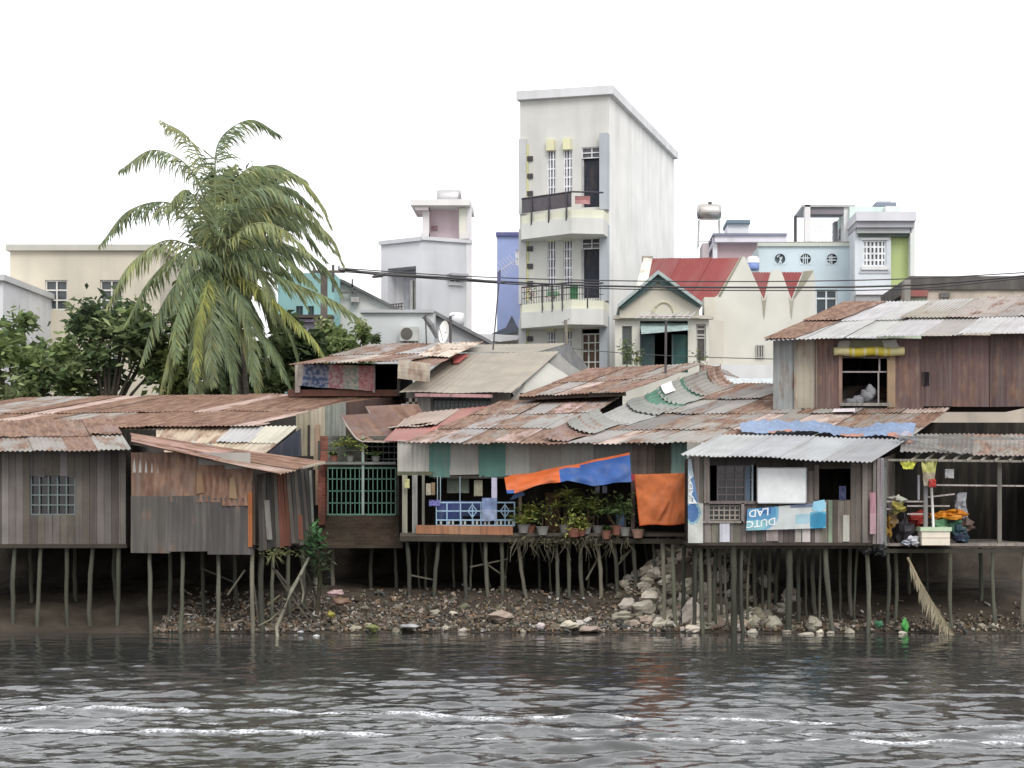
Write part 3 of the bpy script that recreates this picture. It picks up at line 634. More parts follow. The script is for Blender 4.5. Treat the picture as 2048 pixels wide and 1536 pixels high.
# ---------------- S9: shack with the picture banner
S9 = thing('banner_shack', 'shack under a flat rust streaked roof with a faded printed banner as its wall', 'house', P(690, 780, 48.2))
m = MB(); sheets(m, P(580, 728, 47.4), P(805, 722, 47.2), P(968, 685, 53), P(742, 690, 53), [RU(.5), TM(.35), A(200, 186, 172, .8, .4), RU(.62), A(176, 176, 176, .8, .3)], sw=.7, rows=2, seed=24, jag=.1, sag=.1); m.build('roof', tin, S9, smooth=True)
m = MB(); sheets(m, P(800, 735, 46.7), P(850, 742, 46.7), P(965, 690, 52), P(880, 690, 52), [A(214, 196, 180, .8, .42), RU(.5)], sw=.5, rows=2, seed=25, jag=.25, lift=.06); m.build('roof_patch', tin, S9, smooth=True)
m = MB()
def fn(u, v):
    t = PI*.55*v; p = P(lerp(798, 862, u), 720+8*u, 46.6)
    return p+Vector((0, -.35*math.sin(t)+.04*noise.noise(Vector((u*4, v*3, 0))), -.62*(1-math.cos(t))*.75+.012*math.sin(v*45)))
m.grid(fn, 10, 48, A(196, 184, 164, .58, .38), lambda u, v: (u, 3, v)); m.build('curled_sheet', tin, S9, smooth=True)
p9 = fl(48.2); m = MB(); m.pbox(p9, 590, 728, 600, 785, 0, .1, A(190, 180, 170, .8)); m.pbox(p9, 745, 730, 750, 785, -.02, .1, A(190, 180, 176, .8)); m.pbox(p9, 794, 728, 800, 790, 0, .1, A(90, 84, 78, .8)); m.pbox(p9, 575, 779, 800, 792, .05, .2, A(120, 84, 74, .8)); m.build('post', wood, S9)
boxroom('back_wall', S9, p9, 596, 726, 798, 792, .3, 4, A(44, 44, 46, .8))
m = MB(); rr = random.Random(2)
def bc(u, v):
    if u < .06: return A(196, 190, 180, .8)
    nn = noise.noise(Vector((u*22, v*7, 1)))+.4*noise.noise(Vector((u*50, v*18, 3))); q_ = 0 if nn < -.15 else (1 if nn < .1 else 2)
    if u < .40: return [A(84, 104, 140, .8), A(104, 122, 156, .8), A(160, 166, 184, .8)][q_]
    if u < .6: return [A(190, 128, 136, .8), A(200, 160, 160, .8), A(206, 186, 180, .8)][q_]
    if u < .8: return [A(150, 172, 156, .8), A(170, 180, 166, .8), A(206, 190, 180, .8)][q_]
    return [A(190, 118, 126, .8), A(206, 160, 150, .8), A(200, 146, 150, .8)][q_]
drape(m, (p9(596, 772, -.05), p9(748, 782, -.05), p9(748, 732, -.05), p9(600, 728, -.05)), 70, 26, None, wr=.04, colfn=bc); m.build('banner', tarp, S9, smooth=True)

# ---------------- S2: left shack with the big rust roof
S2 = thing('rust_roof_shack', 'wide shack under a long dull red rusted roof at the left', 'house', P(560, 900, 43.6))
a2, b2, c2 = P(-350, 862, 43), P(516, 851, 43), P(802, 787, 49.3); d2 = c2+(a2-b2)
m = MB(); sheets(m, a2, b2, c2, d2, [RU(.74), RU(.68), A(146, 104, 92, .75, .72), RU(.7), TL(.3), RU(.66), A(196, 172, 160, .8, .4)], sw=.75, rows=2, seed=26, jag=.06, sag=.05); m.build('roof', tin, S2, smooth=True)
p2 = fl(43.5); m = MB(); planks(m, p2(592, 935), p2(650, 935), p2(650, 813), p2(592, 829), [A(178, 168, 146, .8), A(160, 152, 134, .8), A(172, 160, 138, .8)], w=.36, seed=4); planks(m, p2(650, 935), p2(692, 935), p2(692, 803), p2(650, 813), [A(128, 132, 124, .85), A(140, 142, 136, .85)], w=.26, seed=5); m.build('plank_wall', wood, S2)
m = MB(); m.pbox(p2, 616, 850, 620, 940, -.05, .0, A(60, 52, 46, .9)); m.pbox(p2, 632, 850, 640, 1010, -.1, -.03, A(176, 150, 128, .8)); m.build('post', wood, S2)
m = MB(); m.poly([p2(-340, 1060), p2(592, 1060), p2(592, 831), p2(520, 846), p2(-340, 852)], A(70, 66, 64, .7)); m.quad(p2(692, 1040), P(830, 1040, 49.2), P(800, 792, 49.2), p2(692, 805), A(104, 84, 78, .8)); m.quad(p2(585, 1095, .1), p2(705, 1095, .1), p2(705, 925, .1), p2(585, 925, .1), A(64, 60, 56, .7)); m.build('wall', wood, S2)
# lean-to against it
m = MB(); sheets(m, P(-120, 910, 41.4), P(522, 914, 41.4), P(598, 853, 43.2), P(-120, 866, 43.2), [A(206, 200, 186, .75, .2), A(204, 190, 168, .75, .38), A(190, 190, 186, .75, .15), A(200, 180, 158, .75, .45)], sw=.8, rows=2, seed=27, jag=.1); m.build('lean_to_roof', tin, S2, smooth=True)
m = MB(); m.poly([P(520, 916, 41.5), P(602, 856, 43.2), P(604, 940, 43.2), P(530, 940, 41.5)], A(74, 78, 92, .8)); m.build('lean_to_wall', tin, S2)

# ---------------- S1: front left shack
S1 = thing('dark_plank_shack', 'dark leaning plank shack with rust patched wall at the left water edge', 'house', P(500, 1095, 37.8))
m = MB(); sheets(m, P(558, 950, 37.2), P(652, 924, 38.8), P(262, 868, 38.8), P(262, 887, 37.2), [RU(.62), A(186, 150, 138, .8, .5), RU(.7), A(170, 150, 140, .8, .5)], sw=.6, rows=2, seed=28, jag=.03, period=.12, amp=.02); m.build('roof', tin, S1, smooth=True)
m = MB(); m.beam(P(600, 936, 38), P(646, 926, 38.7), .16, .04, A(176, 166, 150, .8)); m.build('verge_board', wood, S1)
p1 = fl(37.6)
for l, t, r, b, c, sd_ in ((262, 905, 395, 1000, A(120, 96, 84, .75, .5), 1), (392, 930, 448, 1000, A(128, 86, 64, .7, .62), 2), (445, 938, 505, 1008, A(124, 84, 66, .7, .62), 3), (262, 992, 340, 1102, A(86, 82, 79, .75, .26), 4), (335, 992, 420, 1100, A(88, 84, 81, .75, .28), 5), (416, 996, 505, 1102, A(82, 78, 75, .75, .32), 6)):
    m = MB(); sheets(m, p1(l, b), p1(r, b), p1(r, t), p1(l, t), [c], sw=5, rows=1, period=.13, amp=.012, jag=.08, seed=70+sd_); m.build('wall_sheet', tin, S1, smooth=True)
m = MB(); m.pbox(p1, 262, 905, 500, 945, .03, .06, A(176, 172, 166, .8)); m.poly([p1(394, 944, -.04), p1(404, 946, -.04), p1(410, 985, -.04), p1(394, 988, -.04)], A(160, 120, 84, .6)); m.poly([p1(460, 955, -.04), p1(470, 955, -.04), p1(475, 998, -.04), p1(459, 996, -.04)], A(166, 140, 110, .6)); m.build('patch', stained, S1)
m = MB(); m.pbox(p1, 497, 985, 505, 1094, -.06, .02, A(176, 110, 70, .8)); m.pbox(p1, 504, 960, 510, 1090, -.02, .05, A(90, 76, 66, .8)); m.build('corner_post', wood, S1)
q1 = pln(505, 37.65, 628, 39.4)
m = MB(); planks(m, q1(518, 1092), q1(628, 1078), q1(612, 932), q1(516, 950), [A(84, 82, 78, .9), A(98, 92, 86, .9), A(72, 70, 68, .9), A(108, 100, 92, .9), A(118, 78, 66, .85)], w=.13, seed=6, jagb=.12, lean=.05, out=.03); m.build('side_wall', wood, S1)
m = MB(); m.beam(q1(528, 1000, -.08), q1(534, 1078, -.08), .12, .02, A(150, 146, 140, .85)); m.beam(q1(617, 940, -.05), q1(624, 1075, -.05), .05, .04, A(140, 140, 134, .85)); m.beam(q1(596, 1030, -.06), q1(598, 1080, -.06), .1, .02, A(150, 96, 80, .8)); m.build('loose_board', wood, S1)
m = MB(); m.quad(p1(262, 1098, 3), p1(585, 1098, 3), p1(585, 905, 3), p1(262, 905, 3), DARK); m.quad(p1(262, 1098), p1(262, 1098, 3), p1(262, 890, 3), p1(262, 890), A(84, 80, 76, .85)); m.pbox(p1, 262, 1092, 505, 1099, .03, 9, A(50, 47, 44, .9)); m.build('back_wall', wood, S1)  # the floor box runs far behind the wall, lengthened to darken the underside
stilts(S1, [(300, 1098, 303), (365, 1098, 360), (436, 1098, 432), (505, 1098, 509), (523, 1098, 528, 38.2, .075), (548, 1092, 545, 38.6), (577, 1090, 583, 38.9), (605, 1088, 603, 39.2), (628, 1080, 632, 39.4, .07), (405, 1098, 410, 39.2), (470, 1098, 476, 39.5), (340, 1098, 338, 39)], 37.8, .055, seed=9)
m = MB()
for a, b, y_, c in (((490, 1140), (455, 1190), 38, A(96, 92, 80, .9)), ((552, 1140), (640, 1250), 38.3, A(84, 82, 72, .9)), ((400, 1135), (470, 1165), 38.6, A(70, 70, 64, .9)), ((535, 1210), (560, 1190), 38, A(110, 104, 84, .9)), ((600, 1110), (650, 1240), 38.6, A(64, 62, 54, .9)), ((505, 1150), (520, 1260), 38.2, A(90, 86, 76, .9))):
    m.beam(P(*a, y_), P(*b, y_), .04, .04, c)
m.build('brace', wood, S1)

# ---------------- S4: brick house with the green window cage
S4 = thing('brick_house', 'small mossy brick house with a green barred window cage', 'house', P(720, 1090, 41.6))
p4 = fl(41.6); BR = A(128, 92, 80, .75)
m = MB(); wallh(m, p4, 640, 872, 806, 1092, [(656, 935, 792, 1030), (730, 882, 800, 926)], BR, d=.2, colfn=lambda x, y: A(112, 92, 78, .65) if y > 1030 else (A(150, 96, 80, .75) if x < 656 else A(120, 118, 108, .7))); m.build('wall', brickm, S4)
boxroom('back_wall', S4, p4, 645, 875, 804, 1085, .25, 3.5, A(46, 48, 46, .8))
m = MB(); m.pbox(p4, 638, 940, 652, 1050, -.12, .0, A(160, 100, 84, .75)); m.build('pier', brickm, S4)
m = MB(); p4c = fl(41.2); GN = A(96, 140, 122, .75)
for y in (936, 1029): m.pbox(p4c, 655, y-1.5, 792, y+1.5, -.02, .02, GN)
for x in range(656, 793, 9): m.pbox(p4c, x-.8, 936, x+.8, 1029, -.01, .01, GN)
for y in (958, 982, 1006): m.pbox(p4c, 655, y-.9, 792, y+.9, -.01, .01, GN)
for x in (656, 791):
    for y in (936, 1029): m.beam(p4c(x, y), p4(x, y, 0), .03, .03, GN)
m.pbox(p4c, 724, 872, 729, 1030, -.06, -.02, A(150, 166, 158, .8)); m.build('window_cage', metal, S4)
m = MB()
for y in (884, 893, 905, 918): m.pbox(p4, 730, y-1, 800, y+1, .05, .08, A(128, 132, 132, .85))
for x in range(733, 800, 11): m.pbox(p4, x-.7, 882, x+.7, 926, .05, .07, A(110, 116, 114, .85))
m.build('window_grille', metal, S4)
m = MB(); m.pbox(p4c, 640, 924, 792, 929, -.1, .35, A(120, 124, 118, .8)); m.pbox(p4c, 640, 900, 728, 902, -.05, -.02, A(70, 70, 64, .8)); m.pbox(p4c, 636, 882, 641, 940, -.05, 0, A(70, 68, 60, .8)); m.build('plant_shelf', metal, S4)
for s, (xa, ya, xb, yb, Ya, Yb, hl) in enumerate(((696, 882, 812, 886, 41.0, 43.6, .62), (745, 860, 850, 846, 42.8, 45.6, .6))):
    m = MB()
    def fn(u, v, xa=xa, ya=ya, xb=xb, yb=yb, Ya=Ya, Yb=Yb, hl=hl):
        e = P(lerp(xa, xb, u), lerp(ya, yb, u), Ya); q = math.pow(max(0, 1-u/.24), 2.0)
        return e+Vector((.35*v*3-.0, (Yb-Ya)*v, hl*q+v*.22+.008*math.sin(u*70)))+Vector((.18*(1-q if u < .45 else 1)-.18, 0, 0))
    m.grid(fn, 70, 6, A(140, 108, 98, .62, .45), lambda u, v, s=s: (u*2.5, s*9, v*2.5)); m.build('curved_roof', tin, S4, smooth=True)
    m = MB(); m.tube([fn(k/20, 0) for k in range(14)], .022, A(190, 180, 170, .8)); m.build('roof_edge', metal, S4, smooth=True)
m = MB(); m.pbox(p4, 640, 1090, 806, 1096, -.1, 8, A(74, 66, 56, .8)); m.build('floor', concrete, S4)  # slab made extra deep so little light gets under the house
stilts(S4, [(745, 1094, 744, 42.2, .06), (668, 1094, 668, 42.2, .06), (790, 1094, 792, 42, .05)], 42, .06, seed=31)

# ---------------- shacks continuing past the left of the view
S0 = thing('grey_plank_shack', 'grey plank shack with patched tin roof at the far left', 'house', P(90, 1090, 38.4))
m = MB(); sheets(m, P(-260, 905, 37.8), P(262, 899, 37.8), P(225, 840, 41.2), P(-260, 846, 41.2), [TM(.3), RU(.6), TL(.2), TD(.35), RU(.5)], sw=.7, rows=2, seed=41, jag=.12); m.build('roof', tin, S0, smooth=True)
p0 = fl(38.4); m = MB(); wl = [(60, 950, 150, 1030)]
planks(m, p0(-250, 1088), p0(60, 1088), p0(60, 895), p0(-250, 895), WD, w=.16, seed=42); planks(m, p0(150, 1088), p0(252, 1088), p0(252, 895), p0(150, 895), WD, w=.16, seed=43); planks(m, p0(60, 1088), p0(150, 1088), p0(150, 1030), p0(60, 1030), WD, w=.16, seed=44); planks(m, p0(60, 950), p0(150, 950), p0(150, 895), p0(60, 895), WD, w=.16, seed=45); m.build('plank_wall', wood, S0)
win(S0, p0, 60, 950, 150, 1030, 5, 4, A(120, 130, 130, .8), bw=2.5, d=.1, pcol=(.015, .015, .015), name='window_grille')
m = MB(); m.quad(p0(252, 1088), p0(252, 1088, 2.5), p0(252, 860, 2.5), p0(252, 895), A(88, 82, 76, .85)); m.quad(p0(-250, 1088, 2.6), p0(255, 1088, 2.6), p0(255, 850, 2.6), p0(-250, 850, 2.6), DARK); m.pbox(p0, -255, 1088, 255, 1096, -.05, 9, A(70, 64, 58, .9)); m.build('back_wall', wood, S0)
stilts(S0, [(x, 1096, x+R.uniform(-8, 8)) for x in range(-230, 256, 52)]+[(x, 1096, x+4, 40) for x in (-200, -110, -20, 60, 150, 230)], 38.45, .058, seed=44)
# ============================================================ BUILDINGS BEHIND
def zat(py, Y): return H-(py-YH)*Y/F
def xat(px, Y): return (px-CX)*Y/F
def shell(mb, front, back, z0, z1, col, top=None):   # side and back walls and top for a facade line front=(p,q) with back=(r,s), plan points
    p, q = front; r, s = back
    for a, b in ((q, r), (r, s), (s, p)): mb.quad((a[0], a[1], z0), (b[0], b[1], z0), (b[0], b[1], z1), (a[0], a[1], z1), col)
    mb.poly([(*p[:2], z1), (*q[:2], z1), (*r[:2], z1), (*s[:2], z1)], top or col)
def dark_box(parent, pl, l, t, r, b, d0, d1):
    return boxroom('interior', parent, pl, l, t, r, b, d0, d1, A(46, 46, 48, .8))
WHITE = A(222, 222, 224, 1.0); CREAM = A(214, 210, 198, 1.0); GREYW = A(198, 200, 204, 1.0)

# ---- tall tower with balconies
T = thing('apartment_tower', 'tall narrow pale grey apartment tower with curved balconies in the centre', 'building', P(1150, 1020, 69))
ft = pln(1040, 70, 1218, 69); a, b = ft(1040, 0), ft(1218, 0); c = Vector((xat(1348, 82), 82, 0)); d = a+(c-b)
ztop = zat(196, 69.5)
holes = []
st = [(0, 0), (-181, 1), (181, 2)]
for dy, k in st:
    holes += [(1163, 478+dy, 1203, min(598+dy, 760)), (1094, 480+dy, 1112, 572+dy), (1127, 480+dy, 1145, 572+dy)]
m = MB(); wallh(m, ft, 1040, 196, 1218, 1020, holes, A(206, 205, 200, 1.05), d=.25); m.build('wall', plaster, T)
m = MB(); shell(m, (a, b), (c, d), 1.9, ztop, A(226, 225, 222, 1.1)); m.build('side_wall', plaster, T)
m = MB(); m.prism([(a.x-.15, a.y-.2), (b.x+.15, b.y-.25), (c.x+.2, c.y), (d.x, d.y)], ztop, ztop+.35, WHITE); m.build('roof', plaster, T)
for dy, k in st:
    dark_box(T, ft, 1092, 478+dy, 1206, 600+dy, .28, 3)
    m = MB(); m.pbox(ft, 1203, 455+dy, 1219, 606+dy, -.35, .0, A(178, 184, 190, 1.0)); m.pbox(ft, 1039, 455+dy, 1054, 606+dy, -.12, 0, A(198, 198, 198, 1.0))
    m.build('pillar', plaster, T)
    m = MB()
    for x in (1096, 1129): m.pbox(ft, x-1, 460+dy, x+14, 482+dy, -.2, 0, A(226, 224, 186, .95))
    m.pbox(ft, 1054, 466+dy, 1057, 600+dy, -.05, 0, A(222, 220, 160, .9)); m.build('window_hood', plaster, T)
    m = MB()
    for y in (490, 525, 560): m.pbox(ft, 1055, y+dy, 1066, y+10+dy, -.06, .0, A(66, 64, 66, .9))
    m.build('vent', metal, T)
    for x in (1094, 1127): win(T, ft, x, 480+dy, x+18, 572+dy, 3, 5, A(226, 226, 230, .95), bw=2.4, d=.12, pcol=A(120, 126, 134, .7))
    if k == 2: win(T, ft, 1163, 668, 1203, 760, 3, 4, A(220, 220, 212, .95), bw=2.4, d=.14, pcol=A(110, 86, 76, .7), split=[0, .2, .38, .62, 1])
    else:
        win(T, ft, 1163, 478+dy, 1203, 500+dy, 2, 2, A(220, 220, 224, .95), bw=2, d=.12, pcol=A(100, 96, 98, .7))
        m = MB(); m.pbox(ft, 1163, 500+dy, 1203, 598+dy, .2, .26, A(40, 44, 58, .8)); m.pbox(ft, 1163, 500+dy, 1166, 598+dy, .1, .2, A(190, 190, 194, .9)); m.build('door', metal, T)
    # balcony slab, upper curb and railing
    fp = [(xat(1041, 70), 70.05), (xat(1043, 69.4), 69.3), (xat(1143, 67.7), 67.7), (xat(1207, 67.9), 67.9), (xat(1219, 69), 69.05)]
    z0, z1, z2 = zat(650+dy, 68), zat(618+dy, 68), zat(601+dy, 68)
    m = MB(); m.prism(fp, z0, z1, A(212, 212, 208, 1.05)); fq = [(x*.995, y+.12) for x, y in fp]; m.prism(fq, z1, z2, A(226, 226, 206, .95)); bal = m.build('balcony', plaster, T)
    m = MB(); q = [Vector((x, y, 0)) for x, y in fq[1:4]]
    up = lambda v, z: Vector((v.x, v.y, z))
    zr = zat(566+dy, 68); RC_ = A(62, 62, 70, .9)
    m.tube([up(v, zr) for v in q], .035, RC_, n=6)
    if k != 1:
        for t in (.42, .62, .82): p_ = q[0].lerp(q[1], t); m.tube([up(p_, zr), up(p_, z2-.1), up(p_, z1-.05)+Vector((0, -.12, 0)), up(p_, z1-.15)+Vector((0, -.05, 0))], .03, RC_)
        p_ = q[1].lerp(q[2], .5); m.tube([up(p_, zr), up(p_, z1-.1)], .03, RC_)
        for t in range(0, 20): p_ = q[0].lerp(q[1], t/20); m.tube([up(p_, zr), up(p_, z2)], .010, RC_, n=4)
        for t in range(0, 12): p_ = q[1].lerp(q[2], t/12); m.tube([up(p_, zr), up(p_, z2)], .010, RC_, n=4)
        m.tube([up(v, lerp(z2, zr, .35)) for v in q], .014, RC_, n=4); m.tube([up(v, lerp(z2, zr, .7)) for v in q], .014, RC_, n=4)
    else:
        m.extr([up(q[0], z2+.1), up(q[1], z2+.1), up(q[1], zr), up(q[0], zr)], (0, .03, 0), A(96, 92, 98, .8))
        for t in (.2, .55, .9): p_ = q[0].lerp(q[1], t); m.tube([up(p_, zr), up(p_, z2-.1)+Vector((0, -.1, 0)), up(p_, z1-.05)+Vector((0, -.12, 0)), up(p_, z1-.2)+Vector((0, -.02, 0))], .04, RC_)
        m.tube([up(q[1], zr), up(q[2], zr)], .035, RC_)
    m.build('railing', metal, bal)

# ---- grey house with the pink roof room
G = thing('grey_house', 'light grey corner house with a small pink roof room on top', 'building', P(850, 1020, 73))
gl = pln(762, 73.2, 842, 72, 72); gr = pln(842, 72, 941, 73, 72); zg = zat(478, 72)
m = MB(); wallh(m, gl, 762, 478, 842, 1020, [(775, 531, 832, 625)], A(216, 217, 221, 1.0), d=.9); m.build('wall', plaster, G)
m = MB(); wallh(m, gr, 842, 478, 941, 1020, [(899, 553, 922, 561)], A(206, 208, 212, 1.0), d=.15); pa, pb, pc = gl(762, 0), gl(842, 0), gr(941, 0)
pd = pa+(pc-pb); m.quad((pc.x, pc.y, 2), (pd.x, pd.y, 2), (pd.x, pd.y, zg), (pc.x, pc.y, zg), WHITE); m.quad((pd.x, pd.y, 2), (pa.x, pa.y, 2), (pa.x, pa.y, zg), (pd.x, pd.y, zg), WHITE)
m.poly([(v.x, v.y, zg) for v in (pa, pb, pc, pd)], GREYW); m.build('wall', plaster, G)
m = MB(); m.pbox(gl, 760, 474, 844, 482, -.12, .15, A(206, 208, 212, 1.0)); m.pbox(gr, 841, 473, 943, 480, -.12, .15, A(214, 214, 218, 1.0)); m.build('parapet', plaster, G)
m = MB(); m.pbox(gr, 932, 400, 943, 1000, -.04, .3, A(232, 230, 232, 1.0)); m.build('pilaster', plaster, G)
m = MB(); m.pbox(gl, 776, 532, 832, 625, .9, .95, A(176, 178, 184, 1.0)); m.pbox(gl, 806, 555, 831, 622, .5, .56, A(206, 206, 196, .9))
for x in (812, 818, 824): m.pbox(gl, x, 556, x+2, 622, .45, .5, A(100, 104, 106, .8))
m.build('door', metal, G)
m = MB()
for y in (603, 609, 615): m.pbox(gl, 776, y, 806, y+2, -.02, .02, A(96, 92, 96, .8))
for x in range(777, 806, 5): m.pbox(gl, x, 603, x+1, 625, -.02, .02, A(96, 92, 96, .8))
m.build('railing', metal, G)
win(G, gr, 899, 553, 922, 561, 2, 1, A(230, 230, 232, .95), bw=2, d=.1, pcol=A(96, 96, 100, .7)); m = MB(); m.pbox(gr, 894, 545, 928, 551, -.5, 0, A(176, 176, 182, 1.0)); m.pbox(gr, 897, 562, 924, 567, -.12, 0, A(224, 224, 226, 1.0)); m.build('canopy', plaster, G)
gt = fl(72.9); m = MB()
m.pbox(gt, 845, 415, 858, 478, 0, .5, A(232, 226, 226, 1.0)); m.pbox(gt, 918, 415, 934, 478, 0, .5, A(232, 230, 216, 1.0)); m.pbox(gt, 841, 466, 858, 478, -.1, .6, A(230, 228, 226, 1.0)); m.pbox(gt, 920, 466, 938, 478, -.1, .6, A(230, 228, 226, 1.0)); m.build('column', plaster, G)
m = MB(); m.pbox(gt, 846, 413, 932, 478, .8, 2.5, A(232, 196, 202, 1.25)); m.quad(gt(852, 478), gt(852, 478, .8), gt(852, 413, .8), gt(852, 413), A(226, 190, 196, 1)); m.build('roof_room', plaster, G)
m = MB(); m.pbox(gt, 823, 402, 941, 414, -.45, 2.6, A(236, 234, 232, 1.0)); m.pbox(gt, 832, 414, 858, 422, -.3, .3, A(228, 218, 218, 1.0)); m.build('canopy', plaster, G)
m = MB(); m.pbox(gt, 860, 446, 872, 456, .74, .8, A(170, 140, 148, .9)); m.build('vent', metal, G)
t_ = thing('water_tank', 'steel water tank lying on top of the pink roof room', 'water tank', gt(893, 402, 1.5))
m = MB(); p_ = gt(893, 385, 1.5); m.lathe((p_.x-.55, p_.y, p_.z), [(.05, 0), (.36, .04), (.4, .2), (.4, .9), (.36, 1.06), (.05, 1.1)], A(196, 194, 194, .9), axis='x'); m.build('tank', steel, t_, smooth=True)
m = MB(); m.pbox(gt, 878, 394, 882, 403, 1.3, 1.7, A(120, 112, 110, .8)); m.pbox(gt, 904, 394, 908, 403, 1.3, 1.7, A(120, 112, 110, .8)); m.build('stand', metal, t_)

# ---- low white building in front of it
L = thing('low_white_house', 'low white house with an air conditioner on its wall and a sloping grey side roof', 'building', P(800, 1020, 62))
lf = fl(62); m = MB(); wallh(m, lf, 722, 624, 868, 1020, [], A(212, 216, 217, 1.0)); z = zat(624, 62)
shell(m, (lf(722, 0), lf(868, 0)), (lf(868, 0, 7), lf(722, 0, 7)), 1.9, z, A(208, 210, 212, 1)); m.build('wall', plaster, L)
m = MB(); m.pbox(lf, 720, 620, 868, 626, -.15, .3, A(190, 192, 194, 1)); m.build('parapet', plaster, L)
m = MB(); lg = fl(63); m.extr([lg(866, 1020), lg(1000, 1020), lg(1000, 694), lg(990, 690), lg(872, 628), lg(866, 628)], (0, 4, 0), A(176, 178, 180, .95)); m.build('gable_wall', plaster, L)
m = MB(); m.beam(lg(868, 625, -.1), lg(998, 694, -.1), .3, .12, A(128, 128, 130, .85)); m.extr([lg(868, 626, 0), lg(998, 694, 0), lg(998, 692, 0), lg(868, 624, 0)], (0, 4.2, 0), A(128, 128, 130, .85)); m.build('roof', metal, L)
ac = thing('air_conditioner', 'white air conditioner unit with round dark fan on the low white house', 'air conditioner', lf(820, 685, -.3))
m = MB(); m.pbox(lf, 802, 656, 838, 684, -.5, -.05, A(206, 206, 202, .9)); m.build('casing', plastic, ac)
m = MB(); p_ = lf(816, 670, -.52); m.extr([p_+Vector((.22*math.cos(k*PI/8), 0, .22*math.sin(k*PI/8))) for k in range(16)], (0, .03, 0), A(110, 106, 102, .8)); m.build('fan', metal, ac)
m = MB(); m.pbox(lf, 806, 684, 809, 688, -.5, .0, A(120, 120, 120, .8)); m.pbox(lf, 831, 684, 834, 688, -.5, .0, A(120, 120, 120, .8)); m.build('bracket', metal, ac)
t_ = thing('water_tank', 'small white rooftop tank behind the sloping grey roof', 'water tank', P(913, 650, 66))
m = MB(); p_ = P(913, 650, 66); m.lathe(p_, [(.02, .0), (.30, .02), (.30, .4), (.26, .46), (.02, .48)], A(234, 234, 236, 1)); m.build('tank', plastic, t_, smooth=True); m = MB()
for dx in (-.24, 0, .24): m.box(p_.x+dx-.03, p_.x+dx+.03, p_.y-.2, p_.y-.14, 2, p_.z, A(120, 124, 150, .8))
m.build('stand', metal, t_)

# ---- white gabled house and turquoise house behind the palm
W = thing('white_gable_house', 'white house with a long dark roof edge sloping down to the right behind the palm', 'building', P(700, 1020, 68))
wf = fl(68); m = MB(); m.extr([wf(590, 1020), wf(800, 1020), wf(800, 620), wf(690, 566), wf(640, 548), wf(590, 570)], (0, 6, 0), A(216, 216, 212, 1)); m.build('wall', plaster, W)
m = MB()
for a_, b_ in (((640, 545), (690, 562)), ((690, 562), (802, 620)), ((640, 545), (586, 570))): m.extr([wf(*a_, -.3), wf(*b_, -.3), wf(b_[0], b_[1]+6, -.3), wf(a_[0], a_[1]+6, -.3)], (0, 6.6, 0), A(104, 104, 104, .8))
m.build('roof', concrete, W)
m = MB(); m.pbox(wf, 655, 585, 715, 588, -.3, -.2, A(110, 108, 106, .8)); m.pbox(wf, 705, 560, 708, 612, -.3, -.2, A(110, 108, 106, .8)); m.pbox(wf, 704, 596, 720, 606, -.35, -.1, A(180, 176, 172, .8)); m.build('pipe', metal, W)
U = thing('turquoise_house', 'turquoise house half hidden behind the palm fronds', 'building', P(620, 1020, 66))
uf = fl(66); m = MB(); hh = [(592, 612, 606, 632), (616, 612, 628, 632)]; wallh(m, uf, 556, 546, 668, 1020, hh, A(158, 206, 206, .85), d=.15); shell(m, (uf(556, 0), uf(668, 0)), (uf(668, 0, 1.8), uf(556, 0, 1.8)), 1.9, zat(546, 66), A(158, 206, 206, .85)); m.build('wall', plaster, U)
for h_ in hh: win(U, uf, *h_, 2, 1, A(66, 90, 96, .8), bw=2, d=.1, pcol=(.03, .05, .055))
m = MB(); m.pbox(uf, 586, 632, 668, 638, -.5, .1, A(96, 86, 84, .8)); m.pbox(uf, 586, 638, 668, 700, -.1, .05, A(190, 186, 196, .9)); m.pbox(uf, 600, 640, 660, 646, -.4, -.1, A(140, 128, 150, .8)); m.build('canopy', plaster, U)

# ---- narrow blue house and small roof before it
B = thing('blue_house', 'narrow periwinkle blue house beside the tall tower', 'building', P(1020, 1020, 84))
bf = fl(84); m = MB(); wallh(m, bf, 994, 470, 1060, 1020, [(1031, 500, 1038, 530)], A(160, 174, 218, .95), d=.15); shell(m, (bf(994, 0), bf(1060, 0)), (bf(1060, 0, 9), bf(994, 0, 9)), 1.9, zat(470, 84), A(160, 174, 218, .95)); m.build('wall', plaster, B)
win(B, bf, 1031, 500, 1038, 530, 1, 2, WHITE, bw=2, d=.1, pcol=A(226, 226, 230, .9)); m = MB(); m.pbox(bf, 992, 465, 1062, 472, -.15, 9, A(110, 112, 160, .8)); m.build('parapet', plaster, B)
N = thing('small_house', 'small pale house with dark pointed roof in front of the blue house', 'building', P(1015, 1020, 74))
nf = fl(74); m = MB(); m.extr([nf(985, 1020), nf(1046, 1020), nf(1046, 662), nf(985, 672)], (0, 4, 0), A(206, 200, 190, .95)); m.build('wall', plaster, N)
m = MB(); m.extr([nf(984, 674, -.2), nf(1046, 664, -.2), nf(1036, 656, -.2), nf(1024, 632, -.2), nf(1012, 656, -.2), nf(984, 668, -.2)], (0, 4.4, 0), A(104, 110, 122, .8)); m.build('roof', concrete, N)
m = MB(); m.extr([nf(960, 672, -1), nf(1042, 676, -1), nf(1036, 684, -1), nf(1000, 688, -1), nf(962, 680, -1)], (0, .9, .1), A(236, 236, 238, 1)); m.build('awning', plaster, N)

